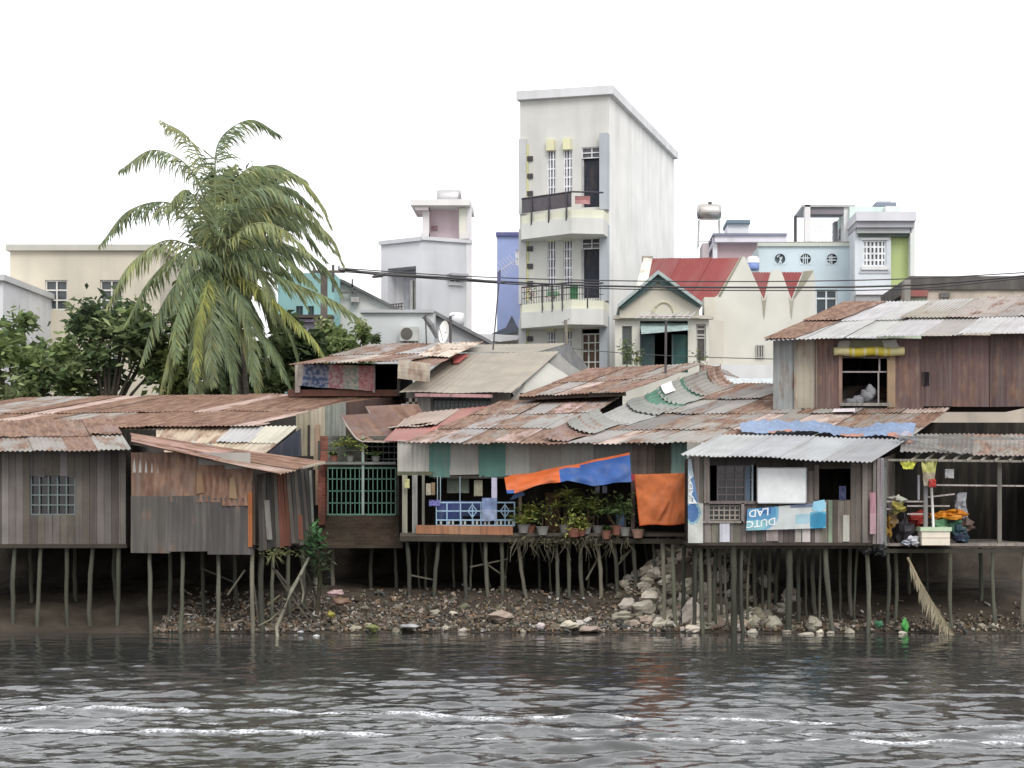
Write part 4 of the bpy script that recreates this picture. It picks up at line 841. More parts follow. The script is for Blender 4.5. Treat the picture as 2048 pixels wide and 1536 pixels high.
# ---- cream house with red roofs
C = thing('red_roof_house', 'cream house with red sheet roofs, zigzag gable wall and a pointed porch', 'house', P(1430, 1020, 63))
cf = fl(62.6); cw = fl(64)
m = MB(); hh = [(1280, 641, 1376, 745), (1244, 652, 1264, 730), (1392, 648, 1412, 724)]
wallh(m, cf, 1230, 634, 1418, 1020, hh, A(218, 215, 204, 1), d=.3); m.build('wall', plaster, C)
m = MB(); m.extr([cw(1412, 1020), cw(1630, 1020), cw(1630, 600), cw(1630, 560), cw(1627, 540), cw(1607, 541), cw(1583, 600), cw(1562, 540), cw(1543, 541), cw(1528, 600), cw(1490, 514), cw(1482, 512), cw(1436, 590), cw(1412, 606)], (0, .3, 0), A(218, 216, 206, 1)); m.build('gable_wall', plaster, C)
m = MB(); ST = A(150, 148, 132, .9)
for x in (1528, 1583): m.poly([cw(x-3, 601, -.02), cw(x+3, 600, -.02), cw(x+6, 588, -.02), cw(x+4, 606, -.02), cw(x+2, 622, -.02), cw(x, 640, -.02), cw(x-2, 628, -.02), cw(x-3, 612, -.02), cw(x-6, 590, -.02)], A(176, 172, 156, .9))
m.poly([cw(1436, 592, -.02), cw(1482, 513, -.02), cw(1485, 513, -.02), cw(1441, 594, -.02)], ST); m.poly([cw(1627, 541, -.02), cw(1612, 566, -.02), cw(1590, 596, -.02), cw(1586, 598, -.02), cw(1607, 543, -.02)], A(160, 156, 140, .9)); m.build('stain', stained, C)
RED = A(168, 86, 84, .62, 0)
m = MB(); sheets(m, P(1255, 612, 64.2), P(1422, 612, 64.2), P(1482, 516, 68), P(1296, 517, 68), [RED, A(164, 90, 88, .62)], sw=1.1, rows=1, seed=80, amp=.012, jag=.02); m.build('roof', plaster, C, smooth=True)
m = MB(); sheets(m, P(1496, 615, 64.6), P(1622, 615, 64.6), P(1622, 545, 67.5), P(1496, 545, 67.5), [RED], sw=1.2, rows=1, seed=81, jag=0); m.build('roof', plaster, C, smooth=True)
m = MB(); m.hexa([P(1262, 612, 64), P(1285, 612, 64), P(1305, 515, 68), P(1288, 513, 68), P(1262, 640, 64), P(1285, 640, 64), P(1305, 560, 68), P(1288, 560, 68)], A(218, 212, 200, 1)); m.pbox(fl(67.9), 1284, 512, 1306, 524, 0, .3, A(170, 162, 150, .9)); m.build('verge_wall', stained, C)
gf = fl(62); TE = A(170, 184, 182, .9)
m = MB(); m.extr([gf(1240, 634, .3), gf(1400, 634, .3), gf(1400, 612, .3), gf(1316, 556, .3), gf(1240, 612, .3)], (0, .25, 0), A(218, 212, 196, 1)); m.build('gable_wall', plaster, C)
m = MB()
for e in ((1236, 616), (1404, 612)): m.hexa([gf(e[0], e[1], -.15), gf(e[0], e[1]-7, -.15), gf(1316, 541, -.15), gf(1316, 549, -.15), gf(e[0], e[1], 4), gf(e[0], e[1]-7, 4), gf(1316, 541, 4), gf(1316, 549, 4)], TE)
prf = m.build('porch_roof', metal, C)
m = MB()
for e, s_ in ((1243, 617), (1398, 612)): m.hexa([gf(e, s_+1, .1), gf(e, s_-5, .1), gf(1316, 549, .1), gf(1316, 563, .1), gf(e, s_+1, .28), gf(e, s_-5, .28), gf(1316, 549, .28), gf(1316, 563, .28)], A(90, 122, 120, .8))
m.build('fascia', metal, prf)
m = MB(); m.tube([gf(1328+22*math.cos(t*PI/12), 632-30*math.sin(t*PI/12), .28) for t in range(13)], .05, A(214, 208, 184, 1)); m.build('arch_relief', plaster, C); m = MB(); m.pbox(cf, 1226, 632, 1424, 639, -.25, .05, A(204, 198, 186, 1)); m.build('moulding', plaster, C)
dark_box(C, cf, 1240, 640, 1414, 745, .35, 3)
win(C, cf, 1244, 652, 1264, 730, 1, 2, A(150, 152, 146, .8), bw=2, d=.15, pcol=A(88, 96, 92, .6)); win(C, cf, 1392, 648, 1412, 724, 1, 4, A(190, 188, 182, .9), bw=3, d=.15, pcol=A(86, 80, 74, .6), split=[0, .13, .28, .36, 1])
m = MB()
for l, r, c_ in ((1280, 1310, A(62, 86, 88, .8)), (1344, 1376, A(44, 92, 88, .8))): m.pbox(cf, l, 668, r, 745, .2, .28, c_); m.pbox(cf, l, 668, l+3, 745, .12, .2, A(96, 116, 118, .8))
m.build('door', metal, C)
aw = MB(); aw.hexa([cf(1281, 655, .1), cf(1375, 650, .1), cf(1375, 644, .3), cf(1281, 644, .3), cf(1281, 672, -.7), cf(1376, 664, -.7), cf(1376, 662, -.7), cf(1281, 668, -.7)], A(170, 190, 188, .9)); aw.build('awning', metal, C)
m = MB(); q = lambda px, Y: Vector((xat(px, Y), Y, 0)); shell(m, (q(1231, 62.9), q(1416, 62.9)), (q(1600, 70), q(1262, 70)), 1.9, zat(634, 62.6), A(216, 212, 200, 1)); m.pbox(cw, 1405, 600, 1424, 640, -.9, .2, A(214, 208, 194, 1)); m.build('side_wall', plaster, C)
win(C, fl(63.98), 1512, 690, 1528, 716, 3, 1, A(190, 188, 180, .9), bw=2, d=.0, pcol=A(120, 118, 112, .7))
m = MB(); wl_ = fl(60.5); m.pbox(wl_, 1402, 730, 1560, 1000, 0, .25, A(222, 222, 222, 1)); tag(m.build('boundary_wall', plaster, loc=wl_(1480, 1000)), 'low white boundary wall in front of the cream house', 'wall')
m = MB(); ws = fl(55); m.hexa([P(1440, 776, 52), P(1545, 776, 52), P(1545, 756, 56), P(1452, 757, 56), P(1440, 782, 52), P(1545, 782, 52), P(1545, 1000, 56), P(1452, 1000, 56)], A(196, 204, 206, .85)); tag(m.build('tin_roof', tin, loc=P(1490, 776, 54)), 'pale grey flat tin roof left of the rusty shack', 'roof')

# ---- mauve house with the teal hip roof and its tank
V_ = thing('mauve_house', 'mauve roof house with a small teal hip roof', 'building', P(1495, 1020, 84))
vf = fl(84); m = MB(); m.pbox(vf, 1434, 486, 1570, 1020, 0, 6, A(190, 168, 172, .95)); m.pbox(vf, 1425, 470, 1434, 1020, -.2, .3, A(226, 224, 230, 1)); m.pbox(vf, 1405, 486, 1418, 560, 0, 2, A(200, 188, 190, .95)); m.build('wall', plaster, V_)
m = MB(); m.pbox(vf, 1424, 470, 1571, 475, -.6, 6.3, A(140, 142, 160, .9)); m.pbox(vf, 1428, 475, 1571, 487, -.5, 6.2, A(224, 220, 228, 1)); m.build('parapet', plaster, V_)
m = MB(); e = [vf(1438, 473, 0), vf(1524, 473, 0), vf(1524, 473, 5), vf(1438, 473, 5)]; r1, r2 = vf(1470, 453, 2.5), vf(1490, 453, 2.5)
TEAL = A(112, 152, 152, .85); m.poly([e[0], e[1], r2, r1], TEAL); m.poly([e[1], e[2], r2], TEAL); m.poly([e[2], e[3], r1, r2], TEAL); m.poly([e[3], e[0], r1], TEAL); m.build('roof', concrete, V_)
m = MB(); m.pbox(fl(88), 1455, 448, 1498, 470, 0, 2, A(226, 224, 230, 1)); m.pbox(fl(88), 1453, 441, 1500, 448, -.2, 2.2, A(128, 144, 156, .85)); m.build('roof_room', plaster, V_)
t_ = thing('water_tank', 'grey horizontal steel water tank on a tall thin stand above the teal roof', 'water tank', P(1418, 490, 85))
m = MB(); p_ = P(1418, 424, 85); m.lathe((p_.x-.62, p_.y, p_.z), [(.05, 0), (.34, .05), (.40, .2), (.40, 1.05), (.34, 1.2), (.05, 1.25)], A(196, 190, 184, .9), axis='x'); m.lathe((p_.x+.05, p_.y, p_.z+.38), [(.1, 0), (.1, .12), (.02, .14)], A(120, 116, 112, .8)); m.build('tank', steel, t_, smooth=True)
m = MB(); 
for dx in (-.5, .5):
    for dy in (-.3, .3): m.tube([(p_.x+dx, p_.y+dy, p_.z-.38), (p_.x+dx*1.1, p_.y+dy, p_.z-1.8)], .03, A(200, 198, 196, .9))
m.tube([(p_.x-.5, p_.y-.3, p_.z-.42), (p_.x+.5, p_.y-.3, p_.z-.42)], .03, A(170, 166, 164, .9)); m.tube([(p_.x-.55, p_.y-.3, p_.z-1.5), (p_.x+.55, p_.y-.3, p_.z-1.5)], .03, A(200, 198, 196, .9)); m.build('stand', metal, t_)
t_ = thing('water_tank', 'round white and blue plastic tank beside the pale blue facade', 'water tank', P(1506, 545, 70))
m = MB(); p_ = P(1506, 541, 70); m.lathe(p_, [(.02, 0), (.24, .01), (.26, .1), (.26, .3), (.02, .3)], A(130, 150, 206, .9)); m.build('tank', plastic, t_, smooth=True)
m = MB(); m.lathe(p_+Vector((0, 0, .3)), [(.27, 0), (.27, .18), (.2, .26), (.02, .3)], WHITE); m.build('lid', plastic, t_, smooth=True)

# ---- pale blue house with terrace and lime wall
D = thing('pale_blue_house', 'pale blue house with three round vents, roof terrace frame and a lime green strip', 'building', P(1670, 1020, 72))
df = fl(72); dr = fl(70.5)
m = MB(); hh = [(1549, 507, 1571, 529), (1600, 507, 1622, 529), (1653, 507, 1675, 529), (1631, 579, 1675, 632)]
wallh(m, df, 1517, 488, 1712, 1020, hh, A(206, 220, 226, 1), d=.25, colfn=lambda x, y: A(222, 222, 208, 1) if (1600 < x < 1690 and y > 556) else A(204, 219, 226, 1)); shell(m, (df(1517, 0), df(1712, 0)), (df(1712, 0, 10), df(1517, 0, 10)), 1.9, zat(492, 72), A(204, 219, 226, 1)); m.build('wall', plaster, D)
m = MB(); m.pbox(df, 1515, 486, 1712, 493, -.1, .2, A(200, 206, 196, 1)); m.build('parapet', plaster, D)
for cx, k in ((1560, 0), (1611, 1), (1664, 2)):
    m = MB(); n_ = 24; c_ = df(cx, 518, -.02)
    for q in range(n_):   # wall filling between square opening and the round rim
        t0, t1 = 2*PI*q/n_, 2*PI*(q+1)/n_
        def sq(t):
            cx_, sz_ = math.cos(t), math.sin(t); k_ = max(abs(cx_), abs(sz_)); return Vector((cx_/k_*.245, 0, sz_/k_*.245))
        def ci(t): return Vector((math.cos(t)*.225, 0, math.sin(t)*.225))
        m.quad(c_+sq(t0), c_+sq(t1), c_+ci(t1), c_+ci(t0), A(204, 219, 226, 1))
    for q in ((-.12, .08, 0, .2), (0, .1, .06, -.2), (.1, .1, -.05, -.2)) if k == 0 else (((-.09, -.2, -.09, .2), (0, -.22, 0, .22), (.09, -.2, .09, .2), (-.2, .05, .2, .05)) if k == 1 else ((-.08, -.2, -.08, .2), (0, -.22, 0, .22), (-.2, .08, .2, .08), (-.2, -.04, .2, -.04))):
        m.beam(c_+Vector((q[0], .08, q[1])), c_+Vector((q[2], .08, q[3])), .04, .05, A(206, 216, 220, 1))
    v_ = m.build('round_vent', plaster, D); m = MB(); m.quad(df(cx-12, 530, .2), df(cx+12, 530, .2), df(cx+12, 506, .2), df(cx-12, 506, .2), A(140, 156, 160, .7) if k == 0 else A(92, 104, 108, .7)); m.build('grille', metal, v_)
win(D, df, 1631, 579, 1675, 632, 2, 2, A(226, 230, 232, .95), bw=3.2, d=.15, pcol=A(56, 72, 82, .7), split=[0, .33, 1])
m = MB(); m.pbox(df, 1611, 408, 1622, 488, .2, .6, A(228, 226, 226, 1)); m.pbox(df, 1604, 412, 1609, 488, 2.5, 2.8, A(120, 116, 116, .8)); m.pbox(df, 1690, 412, 1710, 488, .3, 1.2, A(226, 226, 226, 1)); m.pbox(df, 1622, 411, 1690, 426, .3, .9, A(136, 132, 138, .9)); m.pbox(df, 1606, 408, 1712, 412, .2, 3, A(190, 188, 190, .9)); m.pbox(df, 1683, 427, 1690, 488, 2, 2.6, A(190, 188, 194, .9)); m.build('terrace_frame', plaster, D)
m = MB()
for k in range(9):
    m.beam(df(1628+k*7, 488, 2.2), df(1628+k*7+24 if k < 6 else 1690, 430, 2.2), .012, .012, A(210, 208, 204, .9)); m.beam(df(1628+k*7, 488, 2.25), df(max(1626, 1628+k*7-24), 430, 2.25), .012, .012, A(210, 208, 204, .9))
m.build('lattice', metal, D)
m = MB(); m.pbox(df, 1572, 483, 1706, 485, .0, .04, A(150, 146, 142, .9)); m.pbox(df, 1622, 480, 1700, 486, 1.4, 1.8, A(160, 140, 130, .9)); m.build('railing', metal, D)
m = MB(); hh = [(1726, 480, 1773, 533)]
wallh(m, dr, 1710, 460, 1782, 1020, hh, A(216, 222, 228, 1), d=.3); m.pbox(dr, 1780, 460, 1818, 602, .2, 6, A(186, 200, 140, .95)); m.pbox(dr, 1818, 440, 1827, 610, -.3, 6.5, A(222, 226, 222, 1)); shell(m, (dr(1710, 0), dr(1782, 0)), (dr(1782, 0, 8), dr(1710, 0, 8)), 1.9, zat(460, 70.5), A(216, 222, 228, 1)); m.build('wall', plaster, D)
m = MB(); m.pbox(dr, 1708, 428, 1827, 446, -.6, 6, A(218, 218, 224, 1)); m.pbox(dr, 1710, 446, 1824, 458, -.45, 6, A(176, 176, 182, 1)); m.pbox(dr, 1713, 458, 1820, 468, -.3, 6, A(186, 188, 190, 1)); m.pbox(dr, 1716, 468, 1818, 474, -.1, 6, A(110, 124, 116, .8)); m.build('canopy', plaster, D)
m = MB(); m.pbox(dr, 1711, 401, 1808, 428, 1.5, 6, A(206, 222, 214, 1)); m.pbox(dr, 1780, 404, 1810, 428, 1.0, 1.5, A(220, 226, 222, 1)); m.pbox(dr, 1765, 392, 1806, 400, 1.5, 4, A(140, 146, 164, .9)); m.pbox(dr, 1772, 384, 1800, 392, 2, 4, A(214, 218, 222, 1)); m.build('roof_room', plaster, D)
win(D, dr, 1726, 480, 1773, 533, 6, 4, A(228, 230, 232, .95), bw=3.6, d=.15, pcol=A(104, 112, 118, .7))
m = MB(); m.pbox(dr, 1722, 476, 1777, 480, -.06, 0, WHITE); m.build('window_hood', plaster, D); m = MB(); m.pbox(dr, 1722, 533, 1777, 540, -.1, 0, WHITE); m.build('window_sill', plaster, D); m = MB(); m.pbox(dr, 1718, 543, 1780, 547, -.04, 0, A(190, 192, 198, 1)); m.build('moulding', plaster, D); m = MB(); m.pbox(dr, 1708, 584, 1800, 592, -.5, 0, A(232, 232, 236, 1)); m.pbox(dr, 1708, 592, 1806, 606, -.4, 0, A(176, 174, 176, .95)); m.build('balcony', plaster, D)

# ---- weathered wall at the right edge
E = thing('weathered_house', 'squat house with a black stained parapet at the right', 'building', P(1900, 1020, 62))
ef = fl(62); m = MB(); m.pbox(ef, 1820, 552, 2120, 579, 0, 6, A(96, 92, 90, .8)); m.build('parapet', stained, E)
m = MB(); m.pbox(ef, 1856, 579, 2120, 1020, .1, 6, A(196, 184, 170, .9)); m.pbox(ef, 1812, 580, 1856, 593, .0, 1, A(160, 100, 96, .85)); m.pbox(ef, 1812, 593, 1856, 1020, .15, 6, A(180, 190, 170, .9)); m.pbox(ef, 1808, 560, 1820, 604, -.1, .4, A(150, 146, 140, .9)); m.build('wall', stained, E)
m = MB(); m.pbox(ef, 1880, 585, 1900, 595, .0, .1, A(110, 108, 104, .8)); m.build('vent', metal, E)

# ---- houses past the left and right of the view
K = thing('beige_house', 'plain beige two storey house far left behind the trees', 'building', P(180, 1020, 72))
kf = fl(72); hh = [(90, 560, 135, 620), (200, 560, 245, 620), (90, 690, 135, 750), (200, 690, 245, 750)]
m = MB(); wallh(m, kf, 20, 500, 320, 1020, hh, A(206, 198, 180, 1), d=.2); shell(m, (kf(20, 0), kf(320, 0)), (kf(320, 0, 8), kf(20, 0, 8)), 1.9, zat(500, 72), A(206, 198, 180, 1)); m.build('wall', plaster, K)
m = MB(); m.pbox(kf, 14, 490, 326, 502, -.2, 8.2, A(190, 186, 176, 1)); m.build('parapet', plaster, K)
for h_ in hh: win(K, kf, *h_, 2, 3, A(214, 212, 206, .9), bw=3, d=.15, pcol=A(80, 86, 90, .7))
K2 = thing('white_house', 'white flat roofed house at the far left edge', 'building', P(-150, 1020, 66))
kf = fl(66); hh = [(-60, 600, -20, 660), (-170, 600, -130, 660)]
m = MB(); wallh(m, kf, -330, 560, 6, 1020, hh, WHITE, d=.2); shell(m, (kf(-330, 0), kf(6, 0)), (kf(6, 0, 7), kf(-330, 0, 7)), 1.9, zat(560, 66), WHITE); m.build('wall', plaster, K2)
for h_ in hh: win(K2, kf, *h_, 2, 2, A(120, 130, 140, .9), bw=3, d=.15)
m = MB(); m.pbox(kf, -336, 550, 12, 562, -.2, 7.2, A(206, 206, 206, 1)); m.build('parapet', plaster, K2)
# ============================================================ PALM, TREES, PLANTS
def bez(pts, t):
    pts = [Vector(p) for p in pts]
    while len(pts) > 1: pts = [pts[i].lerp(pts[i+1], t) for i in range(len(pts)-1)]
    return pts[0]
def smooth_path(ctrl, n):      # Catmull-Rom through the control points
    c = [Vector(p) for p in ctrl]; c = [c[0]*2-c[1]]+c+[c[-1]*2-c[-2]]; out = []
    segs = len(c)-3
    for k in range(n+1):
        x = k/n*segs; i = min(int(x), segs-1); t = x-i; p0, p1, p2, p3 = c[i:i+4]
        out.append(.5*((2*p1)+(p2-p0)*t+(2*p0-5*p1+4*p2-p3)*t*t+(3*p1-p0-3*p2+p3)*t**3))
    return out
def frond(parent, ctrl, col, L=.8, n=46, seed=0, wind=.25, name='frond', droop=.75, tip=None):
    rr = random.Random(seed); path = smooth_path(ctrl, n); m = MB()
    m.tube(path, [.035*(1-.85*k/n) for k in range(n+1)], (col[0]*1.15, col[1]*1.1, col[2], 0), n=5)
    tip = tip or (col[0]*1.3, col[1]*1.15, col[2]*.9, 0)
    for k in range(3, n+1):
        f = k/n; d = (path[min(k+1, n)]-path[k-1]).normalized()
        side = d.cross(Vector((0, 0, 1)))
        if side.length < .1: side = Vector((1, 0, 0))
        side.normalize(); ln = L*(math.sin(PI*min(1, f*.85+.12))**.6)*rr.uniform(.8, 1.1)
        for s in (-1, 1):
            for rep in range(3):
                if rr.random() < .18: continue
                p = path[k].lerp(path[k-1], rep/3+rr.uniform(-.15, .15)); tear = rr.choice((1, 1, 1, .75, .5))
                v = side*s*rr.uniform(.3, .85)+d*rr.uniform(.4, .95)+Vector((wind, 0, -droop*rr.uniform(.5, 1.2))); v.normalize()
                v2 = (v+Vector((wind*.7, 0, -.75*rr.uniform(.6, 1.3)))).normalized()
                wv = v.cross(Vector((rr.uniform(-.4, .4), -1, rr.uniform(-.4, .4)))).normalized()*rr.uniform(.014, .03)
                a = p; b = p+v*ln*.5*tear; c = b+v2*ln*.5*tear
                cc = vary(col if rr.random() > .25 else tip, .22, rr)
                m.quad(a-wv*.6, a+wv*.6, b+wv, b-wv, cc); m.poly([b-wv, b+wv, c], cc)
    return m.build(name, leafm, parent)
def FP(lst, Y): return [P(x, y, Y+dy) for x, y, dy in lst]
def palm(name, label, cx, cy, Y, base, fronds, cols, L=.8, seed=0, tr=.2):
    o = thing(name, label, 'palm tree', base)
    top = P(cx, cy, Y); m = MB(); pts = [Vector(base).lerp(top, t)+Vector((.25*math.sin(t*2.6), 0, 0)) for t in [k/14 for k in range(15)]]
    m.tube(pts, [tr*(1.25-.35*k/14)*(1+.06*(k % 2)) for k in range(15)], A(104, 98, 90, .8), n=10); m.build('trunk', barkm, o, smooth=True)
    for i, f in enumerate(fronds): frond(o, FP([(cx+(f[0][0]-cx)*.3, cy+(f[0][1]-cy)*.3, 0)]+f, Y), vary(cols[i % len(cols)], .12), L=L, seed=seed+i)
    return o, top
GRN = [A(126, 138, 104, 1.08), A(112, 126, 96, 1.08), A(138, 146, 108, 1.08), A(118, 130, 102, 1.08)]
YG = A(142, 150, 92, .9); DK = A(78, 90, 72, .7)
fr = [[(437, 500, 0), (470, 428, -.5), (560, 418, -1), (650, 462, -1.2), (684, 525, -1.2)],
      [(440, 500, 0), (500, 402, .5), (570, 402, .8), (625, 450, 1), (668, 500, 1)],
      [(440, 490, 0), (500, 362, -.3), (580, 345, -.5), (632, 392, -.6), (660, 450, -.6)],
      [(445, 520, 0), (520, 480, .8), (600, 500, 1.2), (655, 540, 1.5), (682, 590, 1.5)],
      [(450, 535, 0), (520, 540, -.6), (600, 572, -1), (670, 603, -1.2), (722, 640, -1.3)],
      [(430, 530, 0), (360, 560, -.8), (310, 640, -1.2), (280, 730, -1.4)],
      [(430, 520, 0), (340, 480, -.6), (260, 530, -1), (215, 610, -1.1)],
      [(430, 500, 0), (350, 410, .3), (260, 420, .6), (200, 490, .8)],
      [(432, 490, 0), (390, 350, -.3), (310, 300, -.6), (240, 340, -.8)],
      [(435, 490, 0), (430, 360, .2), (440, 280, .3), (500, 240, .4), (560, 270, .5)],
      [(435, 490, 0), (420, 380, .8), (380, 280, 1.3), (320, 240, 1.6)],
      [(440, 500, 0), (520, 432, 1.6), (590, 442, 2.4), (650, 520, 3)],
      [(430, 510, 0), (370, 500, 1.5), (300, 560, 2.2), (250, 650, 2.6)],
      [(440, 520, 0), (510, 500, -1.2), (575, 520, -2), (630, 575, -2.4)],
      [(440, 500, 0), (500, 450, -1.4), (560, 455, -2.2), (620, 510, -2.8)],
      [(440, 495, 0), (470, 380, 1), (540, 330, 1.6), (610, 360, 2)],
      [(440, 515, 0), (500, 470, 2), (560, 490, 2.6), (600, 560, 3)],
      [(445, 545, 0), (500, 640, -1), (545, 700, -1.4), (580, 775, -1.5)],
      [(440, 545, 0), (470, 640, -.8), (500, 720, -1.2), (515, 790, -1.3)],
      [(430, 540, 0), (402, 600, -1), (388, 690, -1.4), (382, 785, -1.5)],
      [(440, 530, 0), (500, 560, 1.5), (540, 640, 2), (565, 730, 2.2)],
      [(437, 540, 0), (425, 640, 1), (435, 730, 1.2), (445, 790, 1.3)],
      [(430, 535, 0), (392, 590, .5), (350, 680, .7), (335, 780, .7)],
      [(440, 505, 0), (490, 440, .2), (555, 470, .4), (605, 560, .5)], [(445, 515, 0), (505, 505, .3), (570, 540, .5), (615, 615, .6)],
      [(440, 495, 0), (505, 385, .6), (575, 375, 1), (640, 430, 1.3)], [(440, 500, 0), (520, 420, -.9), (600, 410, -1.3), (662, 480, -1.5)],
      [(440, 495, 0), (480, 400, -.9), (540, 375, -1.4), (606, 420, -1.8)], [(435, 495, 0), (405, 420, -.9), (370, 380, -1.4), (330, 420, -1.7)],
      [(432, 530, 0), (385, 560, -1.2), (355, 630, -1.7), (350, 720, -1.9)], [(432, 535, 0), (415, 590, .8), (405, 670, 1), (410, 770, 1)],
      [(448, 545, 0), (490, 590, .3), (520, 660, .5), (535, 750, .5)], [(448, 540, 0), (515, 580, .2), (570, 650, .3), (600, 735, .3)],
      [(436, 545, 0), (448, 620, -1.2), (458, 700, -1.6), (468, 785, -1.7)], [(430, 540, 0), (375, 610, .2), (340, 700, .3), (318, 790, .3)],
      [(440, 510, 0), (495, 470, -.3), (570, 490, -.5), (640, 560, -.6)], [(437, 495, 0), (455, 390, -.5), (500, 335, -.8), (560, 340, -1)],
      [(432, 515, 0), (395, 500, -1), (360, 545, -1.5), (345, 620, -1.7)], [(430, 545, 0), (400, 620, -.4), (396, 700, -.6), (400, 785, -.6)], [(434, 545, 0), (425, 610, -1.6), (422, 690, -2.1), (424, 770, -2.2)],
      [(440, 525, 0), (490, 520, -1), (530, 565, -1.5), (548, 640, -1.7)], [(440, 545, 0), (480, 600, -1.3), (500, 670, -1.7), (506, 760, -1.8)], [(438, 500, 0), (410, 430, .5), (425, 370, .8), (470, 330, 1)],
      [(440, 500, 0), (480, 440, 1), (540, 420, 1.6), (600, 470, 2.2)], [(440, 520, 0), (490, 490, .9), (540, 520, 1.4), (580, 590, 1.6)]]
pal, top = palm('coconut_palm', 'tall wind-swept coconut palm with long drooping fronds above the rust roof', 437, 520, 52, (xat(492, 52), 52, 2.0), fr, GRN, L=1.0, seed=100, tr=.26)
for k, f in enumerate(([(450, 540, 0), (512, 572, -1.2), (582, 632, -1.8), (632, 685, -2), (662, 742, -2)], [(428, 535, 0), (410, 590, -1.6), (396, 660, -2), (392, 760, -2.1)])):
    frond(pal, FP([(437, 525, 0)]+f, 52), YG, L=.75, seed=200+k, wind=.1)
for k, f in enumerate(([(440, 545, .1), (455, 640, .3), (470, 760, .4)], [(445, 545, -.3), (470, 650, -.5), (485, 780, -.6)], [(450, 545, .3), (500, 660, .6), (520, 780, .8)])):
    frond(pal, FP([(437, 525, 0)]+f, 52), A(74, 76, 64, .65), L=.7, seed=230+k, wind=.05, name='dead_frond', droop=1.4)
m = MB()
for k in range(9): q = top+Vector((R.uniform(-.3, .35), R.uniform(-.35, .3), R.uniform(-.55, -.1))); m.blob(q, .12, .12, .15, vary(R.choice([A(120, 118, 70, .7), A(98, 84, 52, .7)]), .15), seed=k, nu=8, nv=6, amp=.08)
m.build('coconut', leafm, pal, smooth=True)

def tree(name, label, cat, base, h, crown, rx, ry, rz, cols, n=1500, leaf=.16, seed=0, group=None, clumps=26, trunk=.14):
    o = thing(name, label, cat, base, group); rr = random.Random(seed); b = Vector(base); c = Vector(crown)
    m = MB(); cs = []
    for k in range(clumps):
        while True:
            d = Vector((rr.uniform(-1, 1), rr.uniform(-1, 1), rr.uniform(-1, 1)))
            if .2 < d.length < 1: break
        cs.append((c+Vector((d.x*rx, d.y*ry, d.z*rz)), rr.uniform(.22, .42)))
    fork = b.lerp(c, .55); m.tube([b, b.lerp(fork, .5)+Vector((rr.uniform(-.1, .1), 0, 0)), fork], [trunk, trunk*.8, trunk*.65], A(96, 90, 80, .8), n=8)
    for q, s_ in cs[:14]: m.tube([fork, fork.lerp(q, .5)+Vector((0, 0, .1)), q], [trunk*.5, trunk*.3, trunk*.1], A(90, 84, 72, .8), n=5)
    m.build('trunk', barkm, o, smooth=True)
    m = MB(); sz = (rx+ry+rz)/3
    for k in range(n):
        q, s_ = rr.choice(cs); p = q+Vector((rr.gauss(0, 1), rr.gauss(0, 1), rr.gauss(0, .8)))*s_*sz*.55
        a = Vector((rr.uniform(-1, 1), rr.uniform(-1, 1), rr.uniform(-.5, .5))).normalized(); e = a.cross(Vector((rr.uniform(-1, 1), rr.uniform(-1, 1), rr.uniform(-1, 1)))).normalized()
        l = leaf*rr.uniform(.6, 1.4); w_ = l*.4; cc = vary(cols[int((hash((round(q.x*7), round(q.z*7))) % 97)/97*len(cols))] if rr.random() < .7 else rr.choice(cols), .25, rr)
        m.quad(p-a*l, p-e*w_, p+a*l+Vector((0, 0, -l*.3)), p+e*w_, cc)
    m.build('crown', leafm, o); return o
GT = [A(118, 134, 88, .95), A(134, 150, 98, .95), A(98, 116, 78, .95), A(150, 162, 116, .95)]
DT = [A(94, 110, 78, .9), A(84, 100, 72, .9), A(110, 122, 84, .9), A(72, 88, 66, .9)]
tree('leafy_tree', 'bright green bushy tree right of the palm, in front of the white gable', 'tree', (xat(690, 60), 60, 2), 4, P(688, 690, 60), 1.05, .9, .95, [A(132, 150, 96, .8), A(150, 164, 108, .8), A(112, 130, 82, .8), A(166, 176, 124, .8)], n=2600, leaf=.13, seed=1)
tree('leafy_tree', 'thin dark sprig of a tree poking up beside the low white house', 'tree', (xat(748, 58), 58, 2), 4, P(745, 680, 58), .3, .3, .5, DT, n=160, leaf=.09, seed=2, clumps=6, trunk=.05)
tree('leafy_tree', 'dark green bushy tree hanging behind the palm trunk', 'tree', (xat(540, 55), 55, 2), 4, P(560, 720, 55), 1.2, .9, 1.4, [A(104, 118, 76, .75), A(86, 102, 66, .75), A(120, 132, 84, .75), A(74, 90, 60, .75)], n=4200, leaf=.17, seed=3)
tree('leafy_tree', 'yellow green bushy tree low at the left behind the rust roof', 'tree', (xat(405, 56), 56, 2), 4, P(410, 700, 56), 1.5, .9, 1.9, [A(124, 138, 80, .72), A(104, 120, 70, .72), A(88, 104, 64, .7)], n=5000, leaf=.17, seed=4)
tree('leafy_tree', 'tall dark tree behind the palm crown', 'tree', (xat(455, 62), 62, 2), 6, P(470, 425, 62), 1.6, 1.2, 1.5, [A(74, 92, 72, .7), A(58, 80, 64, .7), A(84, 100, 78, .7)], n=3200, leaf=.17, seed=5, trunk=.2)
tree('leafy_tree', 'round mid green tree at the far left above the grey shack', 'tree', (xat(215, 56), 56, 2), 5, P(215, 690, 56), 1.9, 1.3, 1.7, DT+GT, n=4200, leaf=.17, seed=6, trunk=.18)
tree('leafy_tree', 'dense green tree at the left edge', 'tree', (xat(40, 55), 55, 2), 5, P(40, 730, 55), 1.7, 1.3, 1.5, GT, n=3600, leaf=.17, seed=7, trunk=.18)

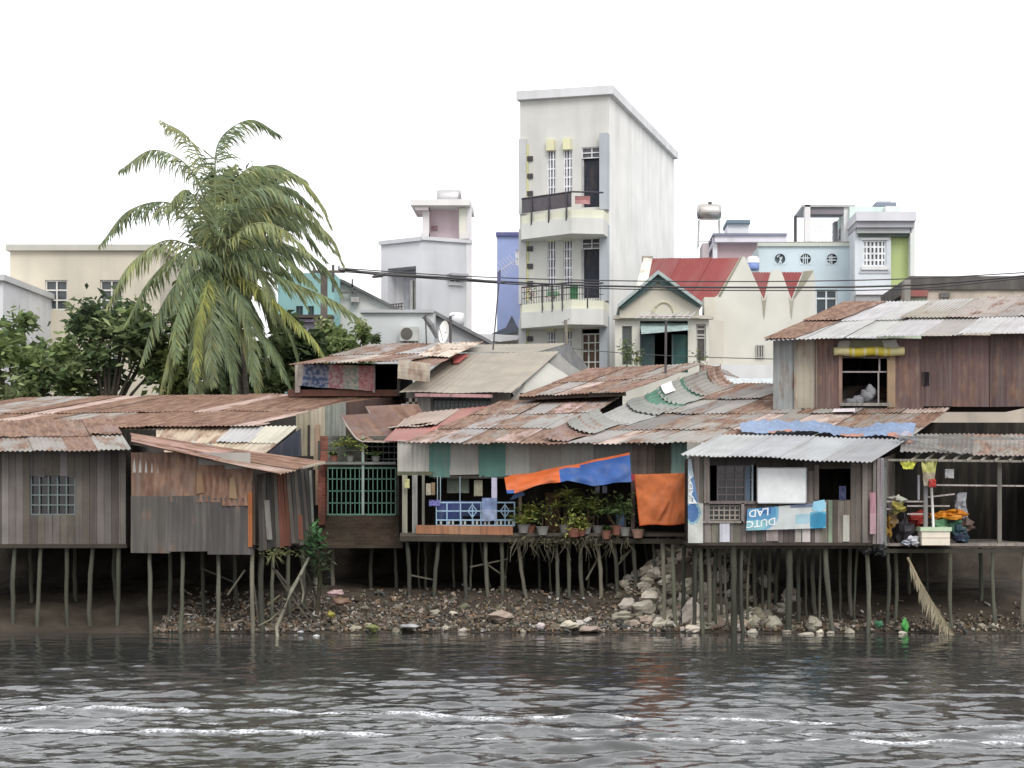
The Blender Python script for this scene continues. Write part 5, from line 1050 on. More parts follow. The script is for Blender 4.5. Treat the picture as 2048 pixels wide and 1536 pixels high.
tree('leafy_tree', 'low yellow green bush under the palm fronds right above the rust roof', 'bush', (xat(490, 53.5), 53.5, 2), 3, P(492, 765, 53.5), 1.2, .6, .7, [A(112, 124, 80, .8), A(94, 108, 70, .8), A(80, 96, 62, .8)], n=2600, leaf=.15, seed=12)
def blades(m, base, n, L, cols, rr, spread=.9, w=.02, up=.6):
    base = Vector(base)
    for k in range(n):
        t = rr.uniform(0, 2*PI); d = Vector((math.cos(t), math.sin(t), 0))*rr.uniform(.2, spread); l = L*rr.uniform(.6, 1.15)
        v = (d+Vector((0, 0, up*rr.uniform(.7, 1.5)))).normalized(); p1 = base+v*l*.5; p2 = p1+(v+Vector((d.x*.4, d.y*.4, -.7))).normalized()*l*.5
        s = Vector((-v.y, v.x, 0)); s = (s.normalized() if s.length > .01 else Vector((1, 0, 0)))*w; s += Vector((0, 0, rr.uniform(-w, w)*.6)); c = vary(rr.choice(cols), .25, rr)
        m.quad(base-s*.5, base+s*.5, p1+s, p1-s, c); m.poly([p1-s, p1+s, p2], c)
def leafcloud(m, c, rx, ry, rz, n, leaf, cols, rr):
    c = Vector(c)
    for k in range(n):
        p = c+Vector((rr.gauss(0, .5)*rx, rr.gauss(0, .5)*ry, rr.gauss(0, .5)*rz)); a = Vector((rr.uniform(-1, 1), rr.uniform(-1, 1), rr.uniform(-.8, .4))).normalized()
        e = a.cross(Vector((rr.uniform(-1, 1), rr.uniform(-1, 1), rr.uniform(-1, 1)))).normalized(); l = leaf*rr.uniform(.6, 1.3)
        m.quad(p-a*l, p-e*l*.35, p+a*l, p+e*l*.35, vary(rr.choice(cols), .25, rr))
YGR = [A(154, 162, 80, .95), A(136, 148, 76, .95), A(118, 130, 68, .9), A(170, 174, 100, .95)]
MGR = [A(104, 126, 78, .85), A(120, 140, 86, .85), A(84, 104, 66, .8)]
def potplant(label, px, py, Y, r, h, L, n, cols, potc, style='blades', seed=0, stem=.15, lw=.018):
    b = P(px, py, Y); o = thing('potted_plant', label, 'plant', b); rr = random.Random(seed)
    m = MB(); m.lathe(b, [(r*.68, 0), (r*.8, h*.4), (r, h*.92), (r*1.08, h*.93), (r*1.08, h), (r*.9, h), (r*.85, h*.85)], potc, n=14); m.build('pot', concrete, o, smooth=False)
    m = MB(); t = b+Vector((0, 0, h*.9))
    if style == 'blades':
        for k in range(3): blades(m, t+Vector((rr.uniform(-r, r)*.6, rr.uniform(-r, r)*.6, 0)), n//3, L, cols, rr, w=lw)
    elif style == 'stems':
        for k in range(5):
            e = t+Vector((rr.uniform(-.3, .3), rr.uniform(-.15, .15), stem*rr.uniform(.5, 1.2))); m.tube([t, t.lerp(e, .5)+Vector((rr.uniform(-.04, .04), 0, 0)), e], .012, A(110, 98, 70, .7), n=5); blades(m, e, n//5, L, cols, rr, w=lw, spread=1.2, up=.35)
    else: leafcloud(m, t+Vector((0, 0, stem)), L, L*.7, L*.9, n, .06, cols, rr); m.tube([t, t+Vector((0, 0, stem))], .015, A(100, 90, 70, .7), n=5)
    m.build('leaves', leafm, o); return o
CLAY = A(150, 100, 84, .7); GPOT = A(140, 138, 134, .75)
potplant('yellow green grassy plant spilling from a pot beside the blue railing', 1047, 1066, 39.95, .14, .2, .5, 120, YGR, GPOT, seed=1)
potplant('tall yellow green palm-like plant in a pot left of centre on the veranda', 1130, 1068, 40.1, .14, .22, .42, 150, YGR, GPOT, 'stems', seed=2, stem=.62, lw=.022)
potplant('bushy light green plant on the veranda beneath the blue tarp', 1172, 1068, 40.0, .14, .22, .40, 150, YGR+MGR, GPOT, 'stems', seed=3, stem=.5, lw=.02)
potplant('broad yellow green bush in a grey pot between the railing and the tarp', 1085, 1070, 39.9, .15, .2, .40, 110, YGR+MGR, GPOT, 'cloud', seed=21, stem=.4)
potplant('dense bright bush at the veranda edge under the middle of the tarp', 1148, 1074, 39.8,   .16, .2, .34, 130, YGR, CLAY, 'cloud', seed=22, stem=.2)
potplant('leafy pale green bush behind the veranda pots', 1195, 1068, 40.2, .15, .2, .40, 110, YGR+MGR, GPOT, 'cloud', seed=23, stem=.62)
potplant('dark leafy bush close to the orange cloth', 1250, 1072, 39.95, .13, .2, .34, 150, MGR, GPOT, 'cloud', seed=24, stem=.5)
potplant('tall yellow green bush beside the blue railing end', 1060, 1068, 40.15, .14, .2, .36, 150, YGR, CLAY, 'stems', seed=25, stem=.35, lw=.024)
potplant('low bright yellow green plant at the veranda edge', 1162, 1072, 39.9, .12, .16, .34, 110, YGR, CLAY, seed=4)
potplant('dark green spiky plant in a clay pot left of the orange cloth', 1232, 1070, 40.0, .15, .22, .42, 110, MGR, CLAY, 'stems', seed=5, stem=.42, lw=.022)
potplant('small leafy plant in a clay pot on the veranda edge', 1212, 1078, 39.85, .12, .2, .22, 60, MGR, CLAY, seed=6)
potplant('round terracotta pot with a few leaves under the orange cloth', 1276, 1076, 39.9, .15, .2, .12, 20, MGR, A(176, 138, 122, .7), seed=7)
potplant('leafy plant in a pot on the shelf over the green window cage', 700, 923, 41.3, .1, .14, .3, 90, MGR, GPOT, 'cloud', seed=8, stem=.25)
potplant('small trailing plant in a pot on the shelf at the corner of the cage', 668, 923, 41.3, .1, .14, .22, 60, MGR, CLAY, seed=9)
potplant('low green plant in a pot on the shelf beside the white pole', 752, 923, 41.3, .11, .13, .25, 60, MGR, GPOT, seed=10)
m = MB(); rr = random.Random(4)
for k in range(9): p = P(672+k*7, 890-8*math.sin(k*.5), 41.1); leafcloud(m, p, .14, .1, .1, 12, .06, YGR, rr)
m.tube([P(668, 892, 41.1), P(700, 886, 41.1), P(735, 876, 41.1)], .015, A(120, 120, 60, .7), n=5)
tag(m.build('creeper', leafm, loc=P(700, 892, 41.1)), 'yellow green creeper branch under the curved roof edge', 'plant')
m = MB(); rr = random.Random(14)
leafcloud(m, P(632, 1085, 37.9), .22, .2, .35, 150, .09, [A(70, 112, 70, .7), A(86, 128, 80, .7), A(66, 88, 60, .7)], rr); blades(m, P(628, 1150, 37.9), 60, .75, [A(80, 100, 70, .65), A(94, 100, 76, .65)], rr, spread=.6, w=.022, up=1.2); leafcloud(m, P(640, 1135, 38), .28, .2, .45, 150, .08, [A(84, 92, 68, .65), A(70, 80, 58, .65)], rr)
m.tube([P(634, 1230, 38), P(640, 1160, 38), P(632, 1085, 37.9)], .05, A(96, 90, 74, .7), n=6)
tag(m.build('shrub', leafm, loc=P(634, 1230, 38)), 'wild green shrub growing at the corner of the dark plank shack', 'plant')
m = MB(); leafcloud(m, P(562, 1105, 37.5), .36, .15, .1, 100, .06, [A(140, 142, 96, .65), A(120, 124, 84, .65)], rr); blades(m, P(545, 1108, 37.5), 16, .35, [A(120, 120, 84, .65)], rr, up=-.3)
tag(m.build('creeper', leafm, loc=P(562, 1108, 37.5)), 'pale creeper hanging under the floor of the dark plank shack', 'plant')
m = MB()
for k in range(70):
    x = R.uniform(1030, 1262); p = P(x, R.uniform(1074, 1082), R.uniform(39.8, 40.1)); q = p+Vector((R.uniform(-.25, .25), R.uniform(-.1, .1), -R.uniform(.15, .55))); m.tube([p, p.lerp(q, .5)+Vector((R.uniform(-.08, .08), 0, 0)), q], [.016, .012, .004], vary(R.choice([A(120, 114, 98, .75), A(96, 92, 80, .75), A(140, 134, 116, .75)]), .2), n=4)
leafcloud(m, P(1140, 1082, 39.9), 1.2, .15, .16, 220, .07, [A(110, 106, 82, .7), A(92, 92, 70, .7), A(128, 124, 100, .7)], R)
tag(m.build('dry_vines', leafm, loc=P(1140, 1085, 39.9)), 'tangle of dry vines hanging under the veranda floor edge', 'plant', kind='stuff')

# dry palm frond and dead branches in the water
o = frond(None, [P(1905, 1270, 37.2), P(1876, 1225, 37.5), P(1846, 1175, 37.8), P(1815, 1115, 38)][::-1], A(176, 166, 140, .65), L=.55, n=40, seed=300, wind=.0, name='fallen_frond', droop=.6, tip=A(150, 136, 112, .6)); tag(o, 'dry brown palm frond leaning into the water at the right', 'palm frond')
m = MB()
m.tube([P(618, 1115, 37.3), P(598, 1155, 37.2), P(583, 1180, 37.1), P(567, 1222, 37), P(553, 1255, 36.9), P(557, 1292, 36.8)], [.03, .04, .045, .045, .04, .03], A(140, 138, 122, .8), n=7)
m.tube([P(600, 1150, 37.2), P(607, 1185, 37.1), P(604, 1205, 37.1)], [.03, .025, .015], A(120, 118, 104, .8), n=5); m.tube([P(570, 1215, 37), P(540, 1240, 36.9), P(516, 1252, 36.8)], [.025, .02, .012], A(120, 118, 100, .8), n=5)
tag(m.build('dead_branch', barkm, smooth=True, loc=P(557, 1290, 36.9)), 'long pale dead branch leaning from the shrub down into the water', 'branch')
m = MB(); m.tube([P(545, 1135, 37.6), P(580, 1190, 37.5), P(625, 1250, 37.3)], [.02, .025, .02], A(84, 80, 72, .8), n=6); tag(m.build('dead_branch', barkm, smooth=True, loc=P(625, 1250, 37.3)), 'thin dark branch crossing behind the pale dead branch', 'branch')

# ============================================================ CABLES, POLES, ANTENNAS
o = thing('utility_pole', 'brown concrete utility pole half hidden by palm fronds', 'pole', (xat(647, 60), 60, 2)); m = MB(); fp_ = fl(60); m.pbox(fp_, 641, 540, 653, 1010, 0, .25, A(116, 104, 100, .85)); m.build('post', concrete, o)
m = MB(); m.pbox(fp_, 625, 541, 690, 546, -.08, .0, A(104, 96, 92, .85)); m.pbox(fp_, 664, 530, 669, 585, -.06, 0, A(96, 94, 92, .85)); m.build('crossarm', metal, o)
m = MB(); [m.lathe(fp_(x, 541, -.04), [(.03, 0), (.05, .05), (.03, .1), (.045, .14), (.01, .16)], A(150, 150, 150, .8), n=8) for x in (628, 640, 678, 688)]; m.build('insulator', plastic, o)
o = thing('utility_pole', 'concrete utility pole out at the right edge of the view', 'pole', (xat(2120, 58), 58, 2)); m = MB(); fq_ = fl(58); m.pbox(fq_, 2114, 480, 2128, 1010, 0, .25, A(150, 146, 140, .85)); m.build('post', concrete, o); m = MB(); m.pbox(fq_, 2100, 540, 2142, 546, -.08, 0, A(104, 96, 92, .85)); m.build('crossarm', metal, o)
def cable(label, pts, r=.02, c=A(70, 70, 72, .9)):
    pts = smooth_path(pts, 26); m = MB(); m.tube(pts, r, c, n=5); o = tag(m.build('power_cable', metal, smooth=True, loc=pts[0]), label, 'cable', 'overhead power cables'); return o
cable('topmost thin cable, sagging from the brown pole across the whole row', [P(676, 536, 60), P(920, 552, 59.6), P(1200, 561, 59.2), P(1540, 563, 58.7), P(1830, 557, 58.3), P(2120, 541, 58)])
cable('thick dark cable just under the topmost one', [P(680, 540, 59.9), P(840, 552, 59.7), P(980, 562, 59.5), P(1200, 572, 59.1), P(1540, 575, 58.6), P(1830, 570, 58.2), P(2120, 545, 57.9)], r=.034)
cable('lowest of the long overhead cables across the red roofs', [P(680, 543, 60.1), P(930, 562, 59.8), P(1200, 577, 59.3), P(1540, 581, 58.8), P(1830, 577, 58.4), P(2120, 548, 58.1)])
cable('short thick bundled cable at the left end of the span', [P(690, 538, 59.7), P(760, 549, 59.6), P(900, 556, 59.5), P(1010, 566, 59.4)], r=.045)
cable('thin low wire crossing in front of the tower foot to the rusty shack', [P(1130, 696, 54.2), P(1260, 707, 52), P(1400, 714, 49), P(1548, 718, 44.5)], r=.012)
m = MB(); p_ = P(757, 551, 59.6); m.tube([p_+Vector((-.22, 0, -.06)), p_+Vector((.1, 0, .02)), p_+Vector((.22, 0, .06))], [.04, .09, .05], A(90, 90, 92, .8), n=8); tag(m.build('cable_clamp', metal, loc=p_), 'dark clamp hanging on the thick cable near the palm', 'cable clamp')
def antenna(label, base, top, kind, r=.022, c=A(84, 80, 84, .85)):
    o = thing('aerial_mast', label, 'antenna', base); m = MB(); m.tube([base, top], r, c, n=6); m.build('pole', metal, o); t = Vector(top); m = MB()
    if kind == 1:
        m.tube([t+Vector((-.05, 0, -.05)), t+Vector((.42, .1, .28))], .012, A(190, 190, 196, .9), n=4)
        for k in range(6): q = t+Vector((.42, .1, .28))*(k/5); m.tube([q+Vector((-.16, 0, .2)), q+Vector((.16, 0, -.2))], .007, A(196, 196, 204, .9), n=4)
        m.box(t.x-.08, t.x+.02, t.y-.04, t.y+.04, t.z-.4, t.z-.05, A(96, 96, 130, .8))
    elif kind == 2:
        m.tube([t+Vector((-.75, 0, .1)), t+Vector((.75, .1, .12))], .02, A(180, 176, 180, .9), n=4)
        for k in range(9): q = t+Vector((-.75+k*.187, 0, .11)); m.tube([q+Vector((-.12, -.3, -.10)), q+Vector((.12, .3, .16))], .013, A(186, 182, 186, .9), n=4)
        for s in (-1, 1): m.tube([t+Vector((0, 0, 0)), t+Vector((.5*s, 0, .28))], .008, A(176, 172, 176, .9), n=4)
    else: m.tube([t+Vector((-.12, 0, -.1)), t+Vector((.12, 0, .04))], .012, c, n=4)
    m.build('aerial', metal, o); return o
antenna('tall thin mast with a small aerial, rising from the beige grey roof', P(986, 700, 51.2), P(1000, 540, 51.2), 1)
antenna('mast with a wide comb aerial in front of the cream house', P(1331, 752, 49), P(1332, 640, 49), 2, r=.035)
antenna('short bare mast on the rust streaked roof, leftmost of the three short ones', P(853, 690, 52), P(851, 630, 52), 0)
antenna('short mast carrying the white dish on the rust streaked roof', P(901, 686, 52), P(901, 632, 52), 0, r=.04)
antenna('short stout mast at the right end of the beige grey roof', P(1134, 690, 53.8), P(1131, 640, 53.8), 0, r=.05, c=A(130, 124, 114, .8))
p_ = P(888, 664, 51.9); o = thing('satellite_dish', 'white satellite dish on the short mast over the rust streaked roof', 'satellite dish', p_)
m = MB(); tilt = Vector((-.35, -1, .25)).normalized(); sx = tilt.cross(Vector((0, 0, 1))).normalized(); sy = sx.cross(tilt)
m.grid(lambda u, v: p_+(sx*math.cos(2*PI*u)*.17+sy*math.sin(2*PI*u)*.36)*v+tilt*(.12*v*v-.1), 20, 5, A(236, 236, 232, .95)); m.build('reflector', plastic, o, smooth=True)
m = MB(); m.tube([p_+tilt*-.1, P(900, 660, 52)], .02, A(110, 110, 110, .8), n=5); m.tube([p_+sy*-.3, p_+tilt*.35], .012, A(130, 130, 130, .8), n=5); m.build('arm', metal, o)
m = MB(); p_ = P(862, 650, 52.2); m.tube([p_+Vector((-.2, 0, .25)), p_, p_+Vector((.18, 0, -.4))], [.07, .1, .05], A(120, 120, 122, .8), n=7); m.tube([P(855, 650, 52), p_], .02, A(100, 100, 100, .8), n=5); tag(m.build('floodlight', metal, loc=p_), 'grey lamp head on the bare mast beside the white dish', 'lamp')

# ============================================================ CLOTHS AND TARPS
OR = A(222, 112, 60, .8); OR2 = A(206, 92, 40, .9)
m = MB()
def oc(u, v): return A(226, 130, 80, .85) if .03 < u < .96 and v > .03 else A(214, 100, 48, .9)
bl, br, tr, tl = P(1279, 1052, 39.75), P(1375, 1047, 39.75), P(1376, 946, 39.75), P(1268, 949, 39.75)
def fn(u, v):
    p = (bl*(1-u)+br*u)*(1-v)+(tl*(1-u)+tr*u)*v
    d = .05*noise.noise(Vector((u*2.5, v*2.5, 4)))+.02*math.sin((u*1.2-v*.9)*9)*(1-abs(v-.4))+.06*math.exp(-((u-.35-.55*(v))/.05)**2)*(v < .55)*math.sin(PI*min(1, v/.55))+.03*math.exp(-((u-.62-.3*(v-.2))/.04)**2)*math.exp(-((v-.25)/.2)**2)
    sag = -.03*math.sin(PI*u)*(v > .9)*0
    return p+Vector((0, -d-.02-.05*abs(noise.noise(Vector((u*3.1+v*1.5, v*2.6-u, 11))))-.02*abs(noise.noise(Vector((u*8, v*6, 3)))), sag+.02*math.sin(u*7)*(1-v)))
m.grid(fn, 48, 44, oc); tag(m.build('orange_cloth', cloth, smooth=True, loc=P(1325, 1000, 39.75)), 'square orange cloth hung as a screen beside the porch shack', 'cloth')
m = MB()
def fn(u, v):
    t_ = P(lerp(1009, 1259, u), lerp(955, 905, u**1.05), 39.8-.05*u)
    lo = [(1014, 987), (1050, 980), (1100, 966), (1135, 961), (1185, 972), (1225, 966), (1263, 964)]
    x = u*6; i = min(5, int(x)); f = x-i; b_ = P(lerp(lo[i][0], lo[i+1][0], f), lerp(lo[i][1], lo[i+1][1], f), 39.3)
    return b_.lerp(t_, v)+Vector((0, -.06*noise.noise(Vector((u*7, v*3, 2)))-.08*math.sin(PI*v)+.03*math.sin(u*26+v*4), .04*noise.noise(Vector((u*6, v*3, 9)))))
m.grid(fn, 90, 14, lambda u, v: vary(OR, .05) if (u < .43 or v > .9-.12*(u < .6)) and not (u < .07 and v < .2) else A(64, 102, 170, .75)); tag(m.build('tarp', tarp, smooth=True, loc=P(1140, 960, 39.6)), 'blue tarp with orange edge strung under the eaves of the veranda', 'tarp')
m = MB(); drape(m, (P(1020, 1000, 39.6), P(1050, 990, 39.6), P(1046, 982, 39.6), P(1030, 986, 39.6)), 8, 4, A(70, 100, 140, .85), wr=.03); tag(m.build('tarp', tarp, smooth=True, loc=P(1030, 990, 39.6)), 'small blue tarp corner dangling below the orange tip', 'tarp')
m = MB()
def fn(u, v):
    x = lerp(1478, 1832, u); sag = 9*math.sin(u*5.5+1)*.4
    t_ = P(x, 852-5*math.sin(u*7)-3*math.sin(u*17), 40.9); b_ = P(lerp(1484, 1822, u), lerp(868, 884, u*u)+3*math.sin(u*13), 39.5)
    p = b_.lerp(t_, v); p.z += .04+.07*abs(noise.noise(Vector((u*11, v*2, 5))))+.06*abs(noise.noise(Vector((u*26, v*3.5, 1))))+.02*noise.noise(Vector((u*70, v*9, 1))); return p
m.grid(fn, 120, 12, lambda u, v: A(206, 150, 132, .7) if v < .16 and (.16 < u < .3 or .58 < u < .72 or u > .86) else vary(A(152, 174, 208, .7), .1)); tag(m.build('tarp', tarp, smooth=True, loc=P(1650, 865, 40)), 'crumpled light blue tarp lying along the roof above the porch shack', 'tarp')
m = MB(); p_ = P(1810, 878, 39.4)
for k in range(3): m.blob(p_+Vector((.06*k, -.02, -.05*k)), .13, .12, .18, [A(190, 190, 206, .8), A(206, 170, 156, .8), A(170, 176, 200, .8)][k], seed=k, nu=14, nv=10, amp=.4)
tag(m.build('bundle', tarp, smooth=True, loc=p_), 'pale bundled end of the tarp hanging off the roof corner', 'bundle')
def hang(label, l, t, r, b, Y, c, name='laundry', cat='laundry', seed=0, c2=None, mat=cloth, taper=0, group=None, wr=.03):
    m = MB(); drape(m, (P(l+taper, b, Y), P(r-taper, b, Y), P(r, t, Y), P(l, t, Y)), 10, 12, c, wr=wr, seed=seed, colfn=(lambda u, v: c if v > .5 else c2) if c2 else None)
    for i, v in enumerate(m.v): pass
    return tag(m.build(name, mat, smooth=True, loc=P((l+r)/2, b, Y)), label, cat, group)
hang('long white towel hanging above the washing on the veranda', 983, 955, 994, 1000, 40.15, A(206, 204, 226, .9), seed=1)
hang('blue grey shirt bunched on the railing, right part', 964, 996, 994, 1042, 39.95, A(140, 158, 196, .85), seed=2, c2=A(164, 176, 204, .85), wr=.08)
hang('dark blue trousers hung behind the railing', 876, 1002, 925, 1040, 40.3, A(72, 86, 140, .8), seed=3)
hang('pale violet cloth spread over the left end of the railing', 858, 1000, 880, 1012, 39.95, A(130, 130, 190, .8), seed=4, wr=.05)
hang('cream cloth strip hung at the left doorway', 852, 967, 862, 990, 40.2, A(196, 186, 166, .9), seed=5)
hang('tan cloth strip hung beside the cream one', 863, 965, 870, 990, 40.2, A(170, 146, 116, .85), seed=6)
hang('pale yellow cloth bag hung on the corner post', 809, 958, 819, 976, 39.9, A(206, 204, 150, .85), seed=7)
hang('grey green curtain hung behind the upper bars of the railing', 894, 955, 938, 986, 40.6, A(130, 138, 124, .8), seed=8)
hang('pale beige shirt hung in the middle of the veranda', 948, 960, 965, 992, 40.4, A(176, 172, 150, .8), seed=9)
hang('dark navy cloth hung low on the railing between two shirts', 925, 1002, 962, 1032, 40.25, A(60, 72, 110, .8), seed=10)
hang('first small pale cloth under the blue tarp', 1190, 972, 1199, 986, 40.3, A(150, 152, 166, .85), seed=11)
hang('second small pale cloth under the blue tarp, on its right', 1205, 972, 1214, 986, 40.3, A(150, 152, 166, .85), seed=12)
hang('red pink ribbon of cloth tied at the corner of the orange cloth', 1256, 948, 1268, 962, 39.7, A(190, 70, 90, .85), seed=13)
hang('pink cloth hung at the right corner post of the porch shack', 1740, 985, 1752, 1068, 37.6, A(196, 150, 162, .8), seed=14, c2=A(206, 170, 178, .8))
hang('green and red laundry on the upper tower balcony', 1150, 392, 1180, 408, 68, A(170, 120, 120, .9), seed=15, c2=A(200, 150, 150, .9))
hang('green cloth on the middle tower balcony', 1140, 572, 1156, 598, 67.9, A(80, 140, 96, .8), seed=16)
hang('white and green cloth on the middle tower balcony, left of the green one', 1094, 574, 1118, 592, 68.6, A(206, 214, 206, .9), seed=17, c2=A(130, 170, 140, .9))
for k, (x, y, lab) in enumerate(((1062, 596, 'flowering plant with pink blooms at the left of the tower balcony'), (1108, 598, 'red flowering plant behind the tower balcony bars'))):
    m = MB(); leafcloud(m, P(x, y-10, 69.2), .3, .12, .3, 90, .06, [A(110, 140, 90, .8), A(190, 120, 120, .8), A(160, 150, 110, .8)] if k == 0 else [A(150, 90, 90, .8), A(110, 130, 90, .8)], R); m.tube([P(x, y+6, 69.2), P(x, y-8, 69.2)], .02, A(90, 90, 70, .8), n=5); tag(m.build('balcony_plant', leafm, loc=P(x, y, 69.2)), lab, 'plant')
for k, (x, y, lab) in enumerate(((1254, 700, 'potted vine climbing at the left window of the cream house'), (1274, 716, 'leafy plant beside the cream house door'), (1400, 712, 'small plant at the right window of the cream house'))):
    m = MB(); leafcloud(m, P(x, y, 61.8), .3, .15, .5 if k == 0 else .35, 130 if k < 2 else 50, .07, MGR+YGR[:1], R); m.tube([P(x, y+40, 61.8), P(x, y-10, 61.8)], .02, A(90, 90, 70, .8), n=5); tag(m.build('house_plant', leafm, loc=P(x, y+20, 61.8)), lab, 'plant')

# ============================================================ BANNERS WITH WRITING, BOARD
def textpolys(body, size=1.0):
    cu = bpy.data.curves.new('lettering', 'FONT'); cu.body = body; cu.size = size; cu.align_x = 'LEFT'; cu.resolution_u = 2; cu.offset = .02
    ob = bpy.data.objects.new('lettering', cu); COL.objects.link(ob); bpy.context.view_layer.update()
    me = ob.evaluated_get(bpy.context.evaluated_depsgraph_get()).to_mesh(); r = [[tuple(me.vertices[i].co[:2]) for i in p.vertices] for p in me.polygons]
    bpy.data.objects.remove(ob); bpy.data.curves.remove(cu); return r
def lettering(mb, body, fn, col, W, Hh):
    ps = textpolys(body); xs_ = [p[0] for q in ps for p in q]; ys_ = [p[1] for q in ps for p in q]; x0, x1, y0, y1 = min(xs_), max(xs_), min(ys_), max(ys_)
    for q in ps: mb.poly([fn((p[0]-x0)/(x1-x0), (p[1]-y0)/(y1-y0)) for p in q], col)
bY = 37.62
def bpos(u, v, o=0.): # the long banner nailed under the windows (u right, v up)
    x = lerp(1495+3*v-3, 1652, u); y = lerp(lerp(1061, 1056, u), lerp(1018, 1004, u), v)
    return P(x, y, bY)+Vector((0, -.02*noise.noise(Vector((u*5, v*2, 3)))-o, 0))
o = thing('advertising_banner', 'torn blue and white printed banner nailed upside down under the window', 'banner', P(1570, 1060, bY))
m = MB()
def bcol(u, v):
    e = ((u-.10)/.30)**2+((v-.75)/.85)**2
    if e < .8: return A(96, 160, 206, .85) if v > .45 else A(150, 206, 214, .85)
    if e < 1.05: return A(130, 186, 214, .85)
    if u > .80 and v < .66: return A(64, 150, 190, .85) if (u-.9)**2*4+(v-.3)**2 < .09 else A(110, 190, 214, .85)
    if .62 < u <= .8 and .2 < v < .6: return A(176, 214, 228, .85)
    return A(216, 222, 222, .9)
m.grid(bpos, 60, 20, bcol); m.build('sheet', tarp, o, smooth=True)
m = MB()
lettering(m, 'DUTC', lambda s, t: bpos(.36-.36*s, .43-.34*t+.10*(1-s), .012), A(226, 234, 238, .95), 1, 1)
lettering(m, 'LAD', lambda s, t: bpos(.27-.25*s, .93-.34*t+.05*(1-s), .012), A(226, 234, 238, .95), 1, 1); m.build('lettering', plastic, o)
m = MB(); m.poly([bpos(.30, 1.0, .01), bpos(.16, .98, .01), bpos(.2, .75, .01), bpos(.3, .72, .01)], A(60, 110, 170, .85)); m.poly([bpos(.55, 1.0, .011), bpos(.86, 1.0, .011), bpos(.86, .86, .011), bpos(.55, .9, .011)], A(120, 134, 160, .8)); m.poly([bpos(.82, .72, .012), bpos(.93, .62, .012), bpos(1., .78, .012), bpos(.98, 1.1, .012), bpos(.84, 1.06, .012)], A(150, 206, 230, .85)); m.build('print', plastic, o)
o = thing('advertising_banner', 'narrow blue and white banner hung upright at the left corner of the porch shack', 'banner', P(1388, 1085, 37.5))
def vpos(u, v, o=0.):
    v_ = 1-v; l = 1376; w_ = lerp(6, 26, min(1, v_*1.35)) if v_ < .52 else 30
    return P(l+u*w_, lerp(918, 1086, v_), 37.5)+Vector((0, -.02*math.sin(v*9+u*3)-o, 0))
m = MB(); m.grid(vpos, 16, 60, lambda u, v: (A(190, 206, 214, .85) if v > .78 else (A(96, 136, 180, .85) if (u > .42 and .48 < v <= .78) else (A(214, 216, 212, .85) if v > .46 else (A(76, 116, 170, .85) if ((u-.3)/.42)**2+((v-.36)/.11)**2 < 1 else (A(150, 190, 200, .8) if ((u-.3)/.55)**2+((v-.36)/.14)**2 < 1 else A(206, 208, 202, .85))))))); m.build('sheet', tarp, o, smooth=True)
m = MB(); lettering(m, 'LADY', lambda s, t: vpos(.62-.55*t, .47+.36*s, .014), A(230, 234, 240, .95), 1, 1); m.build('lettering', plastic, o)
o = thing('white_board', 'blank white board leaning on the window sill of the porch shack', 'board', P(1563, 1006, 37.6)); b_ = fl(37.58)
m = MB(); m.pbox(b_, 1516, 937, 1611, 1005, -.02, .01, A(226, 228, 228, .95)); m.build('panel', plastic, o); m = MB(); m.pbox(b_, 1514, 935, 1516, 1007, -.025, .012, A(176, 180, 184, .9)); m.pbox(b_, 1611, 935, 1613, 1007, -.025, .012, A(176, 180, 184, .9)); m.pbox(b_, 1514, 1005, 1613, 1007, -.025, .012, A(176, 180, 184, .9)); m.pbox(b_, 1516, 935, 1611, 937, -.025, .012, A(176, 180, 184, .9)); m.build('frame', metal, o)
hang('small blue and white plastic bag hung in the dark window', 1678, 972, 1692, 1000, 37.72, A(70, 74, 110, .8), seed=20, name='plastic_bag', cat='bag', mat=tarp)
# grey bundle in the window of the rusty shack
m = MB(); g_ = fl(43.55); pts_ = [(1692, 806), (1712, 803), (1730, 790), (1742, 779), (1752, 788), (1756, 806)]
for k, (x, y) in enumerate(((1700, 804), (1718, 801), (1732, 792), (1741, 784))): m.blob(g_(x, y), .22-.02*k, .12, .10+.035*k, A(150, 150, 154, .8), seed=k+3, nu=14, nv=9, amp=.25)
tag(m.build('cloth_bundle', cloth, smooth=True, loc=g_(1720, 806)), 'grey cloth bundle lying on the sill of the rusty shack window', 'bundle')
m = MB(); m.hexa([P(1665, 824, 42.6), P(1710, 823, 42.6), P(1710, 818, 43.1), P(1668, 819, 43.1), P(1665, 822.4, 42.6), P(1710, 821.4, 42.6), P(1710, 816.4, 43.1), P(1668, 817.4, 43.1)], A(232, 224, 226, .9)); tag(m.build('loose_board', plastic, loc=P(1690, 822, 42.8)), 'white board lying on the roof under the rusty shack window', 'board')
m = MB(); m.poly([P(1003+v[0]-1003, v[1], 48.6) for v in ((904, 712), (926, 711), (940, 712), (912, 727), (906, 728))], A(206, 110, 106, .8));
for v in m.v: v.z += .0
q0 = Vector(P(905, 712, 50.6)); m = MB(); m.poly([P(905, 712, 50.5)+Vector((0, 0, .03)), P(938, 711, 50.5)+Vector((0, 0, .03)), P(918, 727, 49.55)+Vector((0, 0, .03)), P(907, 729, 49.5)+Vector((0, 0, .03))], A(206, 110, 106, .8)); tag(m.build('red_rag', cloth, loc=q0), 'small red rag on the ridge of the beige grey roof', 'rag')

